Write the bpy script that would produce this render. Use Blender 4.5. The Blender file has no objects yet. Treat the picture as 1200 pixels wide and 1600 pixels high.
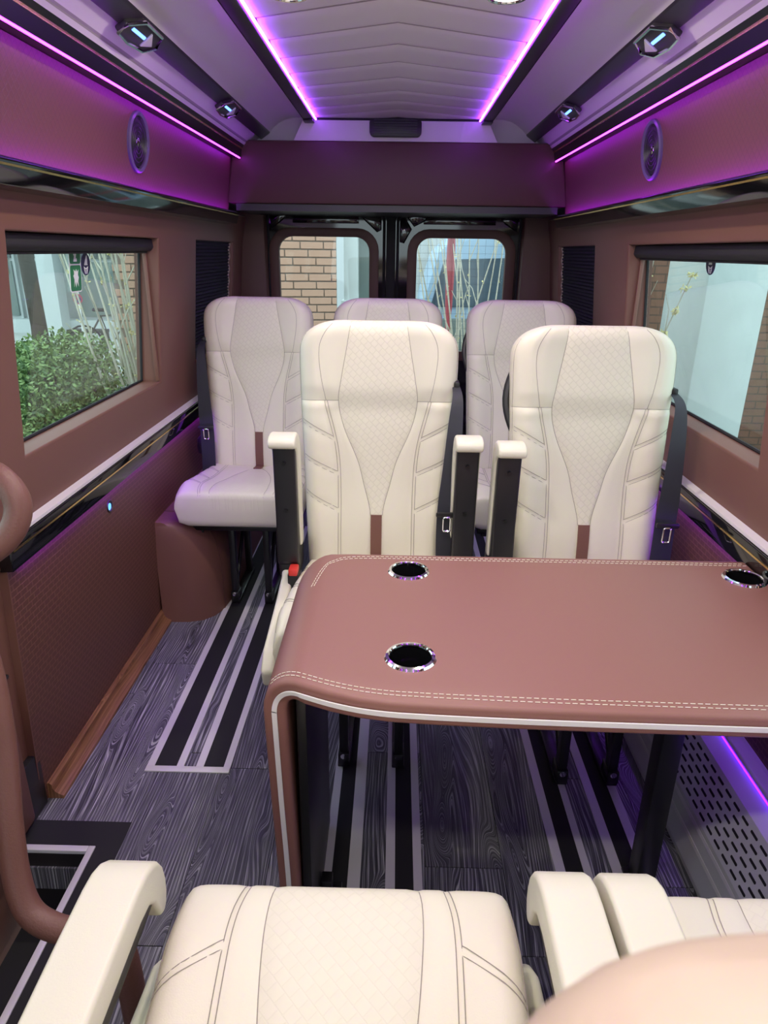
import bpy, bmesh, math, random
from mathutils import Vector, Matrix
random.seed(7)
scene = bpy.context.scene
COL = scene.collection
R_ = math.radians

# ------------------------------------------------------------------ camera, world, exposure
cam_d = bpy.data.cameras.new('camera')
cam = bpy.data.objects.new('camera', cam_d); COL.objects.link(cam)
cam_d.sensor_fit = 'VERTICAL'; cam_d.sensor_height = 36.0; cam_d.lens = 1063.0 / 1600.0 * 36.0
cam_d.clip_start = 0.01; cam_d.clip_end = 300
_y = Vector((22.0 / 1063, 408.0 / 1063, -1.0)).normalized()
_x = Vector((math.cos(R_(0.8)), -math.sin(R_(0.8)), 0.0)); _x = (_x - _y * _x.dot(_y)).normalized()
_z = _x.cross(_y)
cam.matrix_world = Matrix(((_x[0], _x[1], _x[2], 0), (_y[0], _y[1], _y[2], 0), (_z[0], _z[1], _z[2], 1.40), (0, 0, 0, 1)))
cam_d.dof.use_dof = True; cam_d.dof.focus_distance = 1.9; cam_d.dof.aperture_fstop = 22
scene.camera = cam

w = bpy.data.worlds.new('overcast_sky'); scene.world = w; w.use_nodes = True
bg = w.node_tree.nodes['Background']; bg.inputs[0].default_value = (0.80, 0.95, 1.0, 1); bg.inputs[1].default_value = 3.0

vs = scene.view_settings
vs.view_transform = 'Standard'; vs.look = 'None'; vs.gamma = 1.0; vs.use_curve_mapping = False
vs.exposure = -0.08
DOWNLIGHT_W = 4.6

# ------------------------------------------------------------------ materials
def nd(nt, t, **kw):
    n = nt.nodes.new(t)
    for k, v in kw.items(): setattr(n, k, v)
    return n
def mat(name, col, rough=0.5, metal=0.0, bump=0.0, bscale=300.0, var=0.0, spec=0.5, coat=0.0):
    m = bpy.data.materials.new(name); m.use_nodes = True
    nt = m.node_tree; b = nt.nodes['Principled BSDF']; L = nt.links
    b.inputs['Base Color'].default_value = (*col, 1); b.inputs['Roughness'].default_value = rough
    b.inputs['Metallic'].default_value = metal; b.inputs['Specular IOR Level'].default_value = spec
    b.inputs['Coat Weight'].default_value = coat; b.inputs['Coat Roughness'].default_value = 0.05
    tc = nd(nt, 'ShaderNodeTexCoord')
    if bump > 0:
        nz = nd(nt, 'ShaderNodeTexNoise'); nz.inputs['Scale'].default_value = bscale; nz.inputs['Detail'].default_value = 3
        L.new(tc.outputs['Object'], nz.inputs['Vector'])
        bp = nd(nt, 'ShaderNodeBump'); bp.inputs['Strength'].default_value = bump; bp.inputs['Distance'].default_value = 0.002
        L.new(nz.outputs['Fac'], bp.inputs['Height']); L.new(bp.outputs['Normal'], b.inputs['Normal'])
    if var > 0:
        n2 = nd(nt, 'ShaderNodeTexNoise'); n2.inputs['Scale'].default_value = 6.0; n2.inputs['Detail'].default_value = 5
        L.new(tc.outputs['Object'], n2.inputs['Vector'])
        mx = nd(nt, 'ShaderNodeMixRGB'); mx.inputs[1].default_value = (*[c * (1 - var) for c in col], 1)
        mx.inputs[2].default_value = (*[min(1, c * (1 + var)) for c in col], 1)
        L.new(n2.outputs['Fac'], mx.inputs[0]); L.new(mx.outputs[0], b.inputs['Base Color'])
    return m
def emis(name, col, s):
    m = bpy.data.materials.new(name); m.use_nodes = True; b = m.node_tree.nodes['Principled BSDF']
    b.inputs['Base Color'].default_value = (*[c * .5 for c in col], 1)
    b.inputs['Emission Color'].default_value = (*col, 1); b.inputs['Emission Strength'].default_value = s
    return m
def glass(name, tint, refl=0.06):
    m = bpy.data.materials.new(name); m.use_nodes = True; nt = m.node_tree; nt.nodes.remove(nt.nodes['Principled BSDF'])
    out = [n for n in nt.nodes if n.type == 'OUTPUT_MATERIAL'][0]
    t = nd(nt, 'ShaderNodeBsdfTransparent'); t.inputs[0].default_value = (*tint, 1)
    g = nd(nt, 'ShaderNodeBsdfGlossy'); g.inputs['Roughness'].default_value = 0.02; g.inputs['Color'].default_value = (1, 1, 1, 1)
    lw = nd(nt, 'ShaderNodeLayerWeight'); lw.inputs[0].default_value = 0.5
    pw = nd(nt, 'ShaderNodeMath', operation='POWER'); pw.inputs[1].default_value = 5.0; nt.links.new(lw.outputs['Facing'], pw.inputs[0])
    fr = nd(nt, 'ShaderNodeMapRange'); fr.inputs[3].default_value = 0.02; fr.inputs[4].default_value = 1.0; nt.links.new(pw.outputs[0], fr.inputs[0])
    mx = nd(nt, 'ShaderNodeMixShader'); nt.links.new(fr.outputs[0], mx.inputs[0])
    nt.links.new(t.outputs[0], mx.inputs[1]); nt.links.new(g.outputs[0], mx.inputs[2]); nt.links.new(mx.outputs[0], out.inputs['Surface'])
    return m
def line_mat(name, col, line, vx, vy, rough, sx, sy, lw, bump=0.4, rot=0.0, offset=0.5):
    """leather with an embossed line lattice: brick texture over two object axes"""
    m = mat(name, col, rough); nt = m.node_tree; L = nt.links; b = nt.nodes['Principled BSDF']
    tc = nd(nt, 'ShaderNodeTexCoord'); sp = nd(nt, 'ShaderNodeSeparateXYZ'); L.new(tc.outputs['Object'], sp.inputs[0])
    cb = nd(nt, 'ShaderNodeCombineXYZ'); L.new(sp.outputs[vx], cb.inputs[0]); L.new(sp.outputs[vy], cb.inputs[1])
    mp = nd(nt, 'ShaderNodeMapping'); mp.inputs['Rotation'].default_value = (0, 0, rot); L.new(cb.outputs[0], mp.inputs[0])
    br = nd(nt, 'ShaderNodeTexBrick'); L.new(mp.outputs[0], br.inputs['Vector'])
    br.offset = offset
    br.inputs['Color1'].default_value = (*col, 1); br.inputs['Color2'].default_value = (*[c * .985 for c in col], 1)
    br.inputs['Mortar'].default_value = (*line, 1); br.inputs['Scale'].default_value = 1.0
    br.inputs['Mortar Size'].default_value = lw; br.inputs['Mortar Smooth'].default_value = 0.3
    br.inputs['Brick Width'].default_value = sx; br.inputs['Row Height'].default_value = sy
    L.new(br.outputs['Color'], b.inputs['Base Color'])
    bp = nd(nt, 'ShaderNodeBump'); bp.inputs['Strength'].default_value = bump; bp.inputs['Distance'].default_value = 0.001
    L.new(br.outputs['Fac'], bp.inputs['Height']); bp.invert = True; L.new(bp.outputs['Normal'], b.inputs['Normal'])
    return m
def wood_mat(name, dark, mid, light, rough=0.42):
    m = bpy.data.materials.new(name); m.use_nodes = True; nt = m.node_tree; L = nt.links; b = nt.nodes['Principled BSDF']
    tc = nd(nt, 'ShaderNodeTexCoord'); oi = nd(nt, 'ShaderNodeObjectInfo')
    mul = nd(nt, 'ShaderNodeMath', operation='MULTIPLY'); mul.inputs[1].default_value = 37.0; L.new(oi.outputs['Random'], mul.inputs[0])
    cb = nd(nt, 'ShaderNodeCombineXYZ'); L.new(mul.outputs[0], cb.inputs[0]); L.new(mul.outputs[0], cb.inputs[1])
    ad = nd(nt, 'ShaderNodeVectorMath', operation='ADD'); L.new(tc.outputs['Object'], ad.inputs[0]); L.new(cb.outputs[0], ad.inputs[1])
    # slow warp of the grain direction, contour lines of the figure, fine pores
    m1 = nd(nt, 'ShaderNodeMapping'); m1.inputs['Scale'].default_value = (6.0, 0.85, 1); L.new(ad.outputs[0], m1.inputs[0])
    n1 = nd(nt, 'ShaderNodeTexNoise'); n1.inputs['Scale'].default_value = 1.0; n1.inputs['Detail'].default_value = 1.0; L.new(m1.outputs[0], n1.inputs['Vector'])
    sx_ = nd(nt, 'ShaderNodeSeparateXYZ'); L.new(ad.outputs[0], sx_.inputs[0])
    wx = nd(nt, 'ShaderNodeMath', operation='MULTIPLY_ADD'); wx.inputs[1].default_value = 0.145; L.new(n1.outputs['Fac'], wx.inputs[0]); L.new(sx_.outputs[0], wx.inputs[2])
    m3 = nd(nt, 'ShaderNodeMapping'); m3.inputs['Scale'].default_value = (11.0, 2.4, 1); m3.inputs['Location'].default_value = (3.1, 7.7, 0); L.new(ad.outputs[0], m3.inputs[0])
    n3 = nd(nt, 'ShaderNodeTexNoise'); n3.inputs['Scale'].default_value = 1.0; n3.inputs['Detail'].default_value = 0.5; L.new(m3.outputs[0], n3.inputs['Vector'])
    k3 = nd(nt, 'ShaderNodeMapRange', interpolation_type='SMOOTHSTEP'); k3.inputs[1].default_value = 0.56; k3.inputs[2].default_value = 0.82; k3.inputs[4].default_value = 0.13; L.new(n3.outputs['Fac'], k3.inputs[0])
    w2 = nd(nt, 'ShaderNodeMath', operation='ADD'); L.new(wx.outputs[0], w2.inputs[0]); L.new(k3.outputs[0], w2.inputs[1]); wx = w2
    s1 = nd(nt, 'ShaderNodeMath', operation='MULTIPLY'); s1.inputs[1].default_value = 640.0; L.new(wx.outputs[0], s1.inputs[0])
    si = nd(nt, 'ShaderNodeMath', operation='SINE'); L.new(s1.outputs[0], si.inputs[0])
    cw = nd(nt, 'ShaderNodeCombineXYZ'); L.new(wx.outputs[0], cw.inputs[0]); L.new(sx_.outputs[1], cw.inputs[1])
    m2 = nd(nt, 'ShaderNodeMapping'); m2.inputs['Scale'].default_value = (640, 6.0, 1); L.new(cw.outputs[0], m2.inputs[0])
    n2 = nd(nt, 'ShaderNodeTexNoise'); n2.inputs['Scale'].default_value = 1.0; n2.inputs['Detail'].default_value = 3; L.new(m2.outputs[0], n2.inputs['Vector'])
    r1 = nd(nt, 'ShaderNodeMapRange'); r1.inputs[1].default_value = -1; r1.inputs[2].default_value = 1; r1.inputs[3].default_value = 0.45; r1.inputs[4].default_value = 1.0
    L.new(si.outputs[0], r1.inputs[0])
    r2 = nd(nt, 'ShaderNodeMapRange'); r2.inputs[1].default_value = 0.33; r2.inputs[2].default_value = 0.67; L.new(n2.outputs['Fac'], r2.inputs[0])
    mm = nd(nt, 'ShaderNodeMath', operation='MULTIPLY'); L.new(r1.outputs[0], mm.inputs[0]); L.new(r2.outputs[0], mm.inputs[1])
    cr = nd(nt, 'ShaderNodeValToRGB'); e = cr.color_ramp.elements
    e[0].position = 0.05; e[0].color = (*dark, 1); e[1].position = 0.85; e[1].color = (*light, 1)
    x = cr.color_ramp.elements.new(0.35); x.color = (*mid, 1)
    L.new(mm.outputs[0], cr.inputs[0])
    hv = nd(nt, 'ShaderNodeHueSaturation'); L.new(cr.outputs[0], hv.inputs['Color'])
    vr = nd(nt, 'ShaderNodeMapRange'); vr.inputs[3].default_value = 0.65; vr.inputs[4].default_value = 1.35; L.new(oi.outputs['Random'], vr.inputs[0]); L.new(vr.outputs[0], hv.inputs['Value'])
    L.new(hv.outputs[0], b.inputs['Base Color'])
    b.inputs['Roughness'].default_value = rough
    bp = nd(nt, 'ShaderNodeBump'); bp.inputs['Strength'].default_value = 0.25; bp.inputs['Distance'].default_value = 0.001
    L.new(mm.outputs[0], bp.inputs['Height']); L.new(bp.outputs['Normal'], b.inputs['Normal'])
    return m

BROWN = (0.172, 0.074, 0.054)
M = {}
M['brown'] = mat('brown_leather', BROWN, 0.5, bump=0.15, bscale=500)
M['brown_lit'] = mat('brown_leather_lit', (0.262, 0.122, 0.098), 0.45, bump=0.12, bscale=600)  # wall leather again, with the light on the table put into its colour
M['brown_dark'] = mat('dark_brown_leather', (0.10, 0.045, 0.036), 0.55, bump=0.15, bscale=500)
M['brown_tube_shaded'] = mat('brown_wrapped_leather_shaded', (0.15, 0.064, 0.048), 0.5, bump=0.3, bscale=250)  # wrapped leather darkened, the shade on the rail put into its colour
M['brown_lower'] = line_mat('embossed_brown_leather_grid', (0.115, 0.045, 0.032), (0.20, 0.085, 0.06), 1, 2, 0.5, 0.028, 0.016, 0.0013, 0.3)
M['brown_upper'] = line_mat('embossed_brown_leather_lattice', (0.150, 0.060, 0.047), (0.120, 0.046, 0.038), 1, 2, 0.5, 0.016, 0.016, 0.0012, 0.4, rot=0.785, offset=0.0)
M['cream'] = mat('cream_leather', (0.75, 0.72, 0.575), 0.42, bump=0.12, bscale=420)
M['cream_quilt_flat'] = line_mat('cream_leather_embossed_diamonds_cushion', (0.75, 0.72, 0.575), (0.72, 0.69, 0.55), 0, 1, 0.45, 0.017, 0.017, 0.0010, 0.3, rot=0.785, offset=0.5)
M['cream_quilt'] = line_mat('cream_leather_embossed_diamonds', (0.75, 0.72, 0.575), (0.68, 0.65, 0.515), 0, 2, 0.45, 0.017, 0.017, 0.0010, 0.55, rot=0.785, offset=0.5)
M['stitch_grey'] = mat('grey_thread', (0.33, 0.30, 0.26), 0.8)
M['stitch_cream'] = mat('cream_thread', (0.78, 0.72, 0.60), 0.7)
M['tan'] = mat('tan_leather', (0.44, 0.36, 0.275), 0.5, bump=0.1)
M['black_plastic'] = mat('black_plastic', (0.016, 0.015, 0.017), 0.38, bump=0.08, bscale=900)
M['black_steel'] = mat('black_painted_steel', (0.008, 0.008, 0.009), 0.35)
M['black_rubber'] = mat('black_rubber', (0.010, 0.010, 0.012), 0.75)
M['black_gloss'] = mat('black_gloss_lacquer', (0.006, 0.006, 0.007), 0.06, spec=0.7)
M['black_semi'] = mat('black_semi_gloss', (0.007, 0.007, 0.008), 0.28)
M['dark_satin'] = mat('dark_satin_plastic', (0.030, 0.027, 0.032), 0.4)
M['gold'] = mat('gold_inlay', (0.83, 0.60, 0.22), 0.25, metal=1.0)
M['chrome'] = mat('chrome', (0.85, 0.85, 0.88), 0.08, metal=1.0)
M['silver'] = mat('brushed_aluminium', (0.68, 0.67, 0.69), 0.40, metal=0.1)
M['belt'] = mat('black_belt_webbing', (0.020, 0.022, 0.032), 0.6, bump=0.3, bscale=1200)
M['red'] = mat('red_plastic', (0.75, 0.05, 0.04), 0.35)
M['white_trim'] = mat('white_trim_plastic', (0.74, 0.70, 0.72), 0.45)
M['groove'] = mat('grey_groove_vinyl', (0.34, 0.30, 0.32), 0.6)
M['ceil'] = mat('white_vinyl', (0.80, 0.785, 0.78), 0.5, bump=0.1, bscale=700)
M['seam_grey'] = mat('grey_seam_thread', (0.42, 0.39, 0.41), 0.8)
M['vault'] = mat('white_vinyl_satin', (0.76, 0.74, 0.73), 0.30, bump=0.06, bscale=700)
M['piping'] = mat('white_piping', (0.80, 0.80, 0.78), 0.4)
M['floor_wood'] = wood_mat('dark_grey_oak_vinyl', (0.032, 0.033, 0.042), (0.092, 0.093, 0.112), (0.42, 0.425, 0.46))
M['oak'] = wood_mat('oak_moulding', (0.20, 0.085, 0.035), (0.30, 0.135, 0.06), (0.42, 0.21, 0.10), 0.45)
M['heater'] = mat('grey_painted_heater', (0.60, 0.61, 0.63), 0.4)
M['blind'] = mat('navy_pleated_fabric', (0.022, 0.022, 0.034), 0.8)
M['led'] = emis('purple_led', (0.32, 0.045, 1.0), 30.0)
M['led_dim'] = emis('dim_violet_led', (0.26, 0.02, 1.0), 30.0)
M['led_heater'] = emis('heater_violet_led', (0.14, 0.01, 1.0), 7.0)
M['led_hidden'] = emis('violet_led', (0.36, 0.01, 1.0), 34.0)
M['led_pink'] = emis('pink_led', (0.46, 0.02, 1.0), 24.0)
M['blue_led'] = emis('blue_white_led', (0.12, 0.26, 1.0), 4.0)
M['lamp'] = emis('warm_lamp_lens', (1.0, 0.90, 0.75), 8.0)
M['glass'] = glass('clear_window_glass', (0.86, 0.93, 0.91))
M['glass_rear'] = glass('rear_window_glass', (0.92, 0.96, 0.95))
M['asphalt'] = mat('asphalt', (0.22, 0.22, 0.22), 0.9, bump=0.4, bscale=60, var=0.2)
M['pave'] = mat('pale_paving', (0.45, 0.46, 0.45), 0.85, bump=0.3, bscale=40, var=0.12)
M['concrete'] = mat('pale_concrete', (0.62, 0.68, 0.68), 0.85, bump=0.4, bscale=45, var=0.10)
M['concrete_dk'] = mat('grey_concrete', (0.34, 0.36, 0.36), 0.85, bump=0.4, bscale=45, var=0.15)
M['brick'] = mat('orange_brick', (0.50, 0.30, 0.215), 0.85, bump=0.5, bscale=80, var=0.12)
M['mortar'] = mat('mortar', (0.20, 0.16, 0.13), 0.9, bump=0.3, bscale=90)
M['bark'] = mat('tree_bark', (0.045, 0.033, 0.025), 0.9, bump=0.6, bscale=30, var=0.3)
M['twig'] = mat('pale_twig_bark', (0.55, 0.52, 0.43), 0.8)
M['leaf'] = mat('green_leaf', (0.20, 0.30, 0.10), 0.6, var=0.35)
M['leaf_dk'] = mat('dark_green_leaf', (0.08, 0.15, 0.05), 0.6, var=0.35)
M['bud'] = mat('pale_yellow_bud', (0.62, 0.55, 0.26), 0.7)
M['facade'] = mat('pale_facade', (0.52, 0.55, 0.56), 0.8, var=0.05)
M['pane_dark'] = mat('dark_facade_glass', (0.06, 0.075, 0.075), 0.12)
M['pane_mid'] = mat('grey_facade_glass', (0.16, 0.20, 0.19), 0.15)
M['dark_metal'] = mat('dark_grey_metal', (0.03, 0.03, 0.03), 0.5)
M['green_sign'] = mat('green_sticker', (0.02, 0.20, 0.075), 0.5)
M['white_sign'] = mat('white_print', (0.80, 0.84, 0.80), 0.5)
M['navy_sign'] = mat('navy_sticker', (0.022, 0.018, 0.075), 0.5)
M['red_sign'] = mat('red_sign_paint', (0.42, 0.035, 0.08), 0.5)
M['blue_sign'] = mat('blue_sign_paint', (0.05, 0.04, 0.18), 0.5)
M['van_blue'] = mat('light_blue_vehicle_paint', (0.35, 0.50, 0.66), 0.25)
M['van_dark'] = mat('dark_blue_vehicle_glass', (0.07, 0.11, 0.15), 0.08)
M['red_post'] = mat('red_paint', (0.40, 0.06, 0.08), 0.5)

# ------------------------------------------------------------------ geometry helpers
class G:
    def __init__(s): s.v = []; s.f = []
    def add(s, v, f):
        o = len(s.v); s.v += [tuple(p) for p in v]; s.f += [tuple(i + o for i in q) for q in f]; return s
    def box(s, x0, x1, y0, y1, z0, z1):
        return s.add([(x0, y0, z0), (x1, y0, z0), (x1, y1, z0), (x0, y1, z0), (x0, y0, z1), (x1, y0, z1), (x1, y1, z1), (x0, y1, z1)],
                     [(0, 3, 2, 1), (4, 5, 6, 7), (0, 1, 5, 4), (1, 2, 6, 5), (2, 3, 7, 6), (3, 0, 4, 7)])
    def prism(s, poly, ax, a0, a1):
        n = len(poly)
        P = {'x': lambda p, a: (a, p[0], p[1]), 'y': lambda p, a: (p[0], a, p[1]), 'z': lambda p, a: (p[0], p[1], a)}[ax]
        v = [P(p, a0) for p in poly] + [P(p, a1) for p in poly]
        f = [tuple(range(n)), tuple(range(2 * n - 1, n - 1, -1))] + [(i, (i + 1) % n, n + (i + 1) % n, n + i) for i in range(n)]
        return s.add(v, f)
    def ribbon(s, poly, ax, a0, a1):
        """open strip: polyline swept along an axis"""
        n = len(poly)
        P = {'x': lambda p, a: (a, p[0], p[1]), 'y': lambda p, a: (p[0], a, p[1]), 'z': lambda p, a: (p[0], p[1], a)}[ax]
        return s.add([P(p, a0) for p in poly] + [P(p, a1) for p in poly], [(i, i + 1, n + i + 1, n + i) for i in range(n - 1)])
    def tube(s, pts, r, n=8, cap=True):
        pts = [Vector(p) for p in pts]; rr = r if isinstance(r, (list, tuple)) else [r] * len(pts)
        t0 = (pts[1] - pts[0]).normalized()
        up = Vector((0, 0, 1)) if abs(t0.z) < .9 else Vector((1, 0, 0))
        a = t0.cross(up).normalized(); v = []
        for i, p in enumerate(pts):
            t = (pts[min(i + 1, len(pts) - 1)] - pts[max(i - 1, 0)])
            if t.length < 1e-9: t = t0
            t.normalize(); a = (a - t * a.dot(t))
            if a.length < 1e-6: a = t.orthogonal()
            a.normalize(); b = t.cross(a)
            for k in range(n):
                q = 2 * math.pi * k / n
                v.append(p + (a * math.cos(q) + b * math.sin(q)) * rr[i])
        f = [(i * n + k, i * n + (k + 1) % n, (i + 1) * n + (k + 1) % n, (i + 1) * n + k) for i in range(len(pts) - 1) for k in range(n)]
        if cap: f += [tuple(range(n - 1, -1, -1)), tuple((len(pts) - 1) * n + k for k in range(n))]
        return s.add(v, f)
    def lathe(s, prof, c, ax='z', n=32, closed=False):
        v = []
        for r, h in prof:
            for k in range(n):
                q = 2 * math.pi * k / n; a, b = r * math.cos(q), r * math.sin(q)
                v.append({'z': (c[0] + a, c[1] + b, c[2] + h), 'x': (c[0] + h, c[1] + a, c[2] + b), 'y': (c[0] + a, c[1] + h, c[2] + b)}[ax])
        m = len(prof)
        f = [(i * n + k, i * n + (k + 1) % n, (i + 1) * n + (k + 1) % n, (i + 1) * n + k) for i in range(m - 1) for k in range(n)]
        if closed: f += [((m - 1) * n + k, (m - 1) * n + (k + 1) % n, (k + 1) % n, k) for k in range(n)]
        else: f += [tuple(range(n)), tuple((m - 1) * n + k for k in range(n))]
        return s.add(v, f)
    def xf(s, mtx):
        s.v = [tuple(mtx @ Vector(p)) for p in s.v]; return s
    def mesh(s, name, m, smooth=False, bevel=0.0, segs=2, recalc=True):
        me = bpy.data.meshes.new(name); me.from_pydata(s.v, [], s.f)
        if recalc or bevel > 0:
            bm = bmesh.new(); bm.from_mesh(me)
            bmesh.ops.recalc_face_normals(bm, faces=bm.faces)
            if bevel > 0:
                es = [e for e in bm.edges if len(e.link_faces) == 2 and e.calc_face_angle(0) > 0.5]
                bmesh.ops.bevel(bm, geom=es, offset=bevel, segments=segs, affect='EDGES', profile=0.5, clamp_overlap=True)
            bm.to_mesh(me); bm.free()
        if smooth or bevel > 0:
            me.polygons.foreach_set('use_smooth', [True] * len(me.polygons)); me.set_sharp_from_angle(angle=R_(38))
        me.materials.append(m)
        return me
    def build(s, name, m, parent=None, **kw):
        return link(name, s.mesh(name, m, **kw), parent)
def link(name, me, parent=None):
    o = bpy.data.objects.new(name, me); COL.objects.link(o)
    if parent is not None: o.parent = parent
    return o
def tag(o, label=None, cat=None, group=None, kind=None):
    if label: o['label'] = label
    if cat: o['category'] = cat
    if group: o['group'] = group
    if kind: o['kind'] = kind
    return o
def empty(name, loc=(0, 0, 0), rz=0.0):
    o = bpy.data.objects.new(name, None); COL.objects.link(o); o.location = loc; o.rotation_euler = (0, 0, rz)
    o.empty_display_size = 0.05
    return o
def interp(tab, x):
    if x <= tab[0][0]: return tab[0][1]
    for (a, b), (c, d) in zip(tab, tab[1:]):
        if x <= c: return b + (d - b) * (x - a) / (c - a)
    return tab[-1][1]
def smooth_tab(tab, x):
    """catmull-rom through a table"""
    if x <= tab[0][0]: return tab[0][1]
    if x >= tab[-1][0]: return tab[-1][1]
    for i in range(len(tab) - 1):
        if x <= tab[i + 1][0]:
            x0, y0 = tab[i]; x1, y1 = tab[i + 1]; t = (x - x0) / (x1 - x0)
            m0 = (y1 - tab[i - 1][1]) / (x1 - tab[i - 1][0]) if i > 0 else (y1 - y0) / (x1 - x0)
            m1 = (tab[i + 2][1] - y0) / (tab[i + 2][0] - x0) if i + 2 < len(tab) else (y1 - y0) / (x1 - x0)
            h = x1 - x0
            return (2*t**3-3*t**2+1)*y0 + (t**3-2*t**2+t)*h*m0 + (-2*t**3+3*t**2)*y1 + (t**3-t**2)*h*m1
def spline(pts, n=8):
    P = [Vector(p) for p in pts]; out = []
    for i in range(len(P) - 1):
        p0, p1, p2, p3 = P[max(i - 1, 0)], P[i], P[i + 1], P[min(i + 2, len(P) - 1)]
        for k in range(n):
            t = k / n
            out.append(0.5 * ((2 * p1) + (p2 - p0) * t + (2 * p0 - 5 * p1 + 4 * p2 - p3) * t * t + (3 * p1 - p0 - 3 * p2 + p3) * t ** 3))
    return out + [P[-1]]
def rrect(x0, x1, z0, z1, r, n=6):
    out = []
    for cx, cz, a in ((x1 - r, z1 - r, 0), (x0 + r, z1 - r, 90), (x0 + r, z0 + r, 180), (x1 - r, z0 + r, 270)):
        for k in range(n + 1):
            q = R_(a + 90 * k / n); out.append((cx + r * math.cos(q), cz + r * math.sin(q)))
    return out

# ------------------------------------------------------------------ the van shell
X0 = -0.012
HW = [(-0.6, .94), (0, .915), (.75, .88), (.93, .87), (1.43, .825), (1.53, .812), (1.585, .79), (1.79, .74), (2.0, .66)]
hw = lambda z: interp(HW, z)
sx = lambda side, wd: X0 + side * wd
YF, YR = -1.3, 4.02
SIDE = {-1: 'left', 1: 'right'}

def wall_band(side, ys, zs, holes, thick=0.09):
    g = G(); ny, nz = len(ys), len(zs)
    solid = lambda i, j: 0 <= i < ny - 1 and 0 <= j < nz - 1 and not any(a <= ys[i] + 1e-6 and ys[i + 1] <= b + 1e-6 and c <= zs[j] + 1e-6 and zs[j + 1] <= d + 1e-6 for a, b, c, d in holes)
    P = lambda i, j, k: (sx(side, hw(zs[j]) + thick * k), ys[i], zs[j])
    for i in range(ny - 1):
        for j in range(nz - 1):
            if not solid(i, j): continue
            for k in (0, 1): g.add([P(i, j, k), P(i + 1, j, k), P(i + 1, j + 1, k), P(i, j + 1, k)], [(0, 1, 2, 3)])
            for di, dj, a, b in ((-1, 0, (i, j), (i, j + 1)), (1, 0, (i + 1, j), (i + 1, j + 1)), (0, -1, (i, j), (i + 1, j)), (0, 1, (i, j + 1), (i + 1, j + 1))):
                if not solid(i + di, j + dj):
                    g.add([P(*a, 0), P(*b, 0), P(*b, 1), P(*a, 1)], [(0, 1, 2, 3)])
    bm = bmesh.new(); me = bpy.data.meshes.new('w'); me.from_pydata(g.v, [], g.f); bm.from_mesh(me)
    bmesh.ops.remove_doubles(bm, verts=bm.verts, dist=1e-5)
    bmesh.ops.recalc_face_normals(bm, faces=bm.faces)
    es = [e for e in bm.edges if len(e.link_faces) == 2 and e.calc_face_angle(0) > 0.8 and max(v.co.x * side for v in e.verts) < .9]
    bmesh.ops.bevel(bm, geom=es, offset=.008, segments=3, affect='EDGES', profile=0.5)
    bm.to_mesh(me); bm.free()
    me.polygons.foreach_set('use_smooth', [True] * len(me.polygons)); me.set_sharp_from_angle(angle=R_(38))
    me.materials.append(M['brown']); return me

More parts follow.
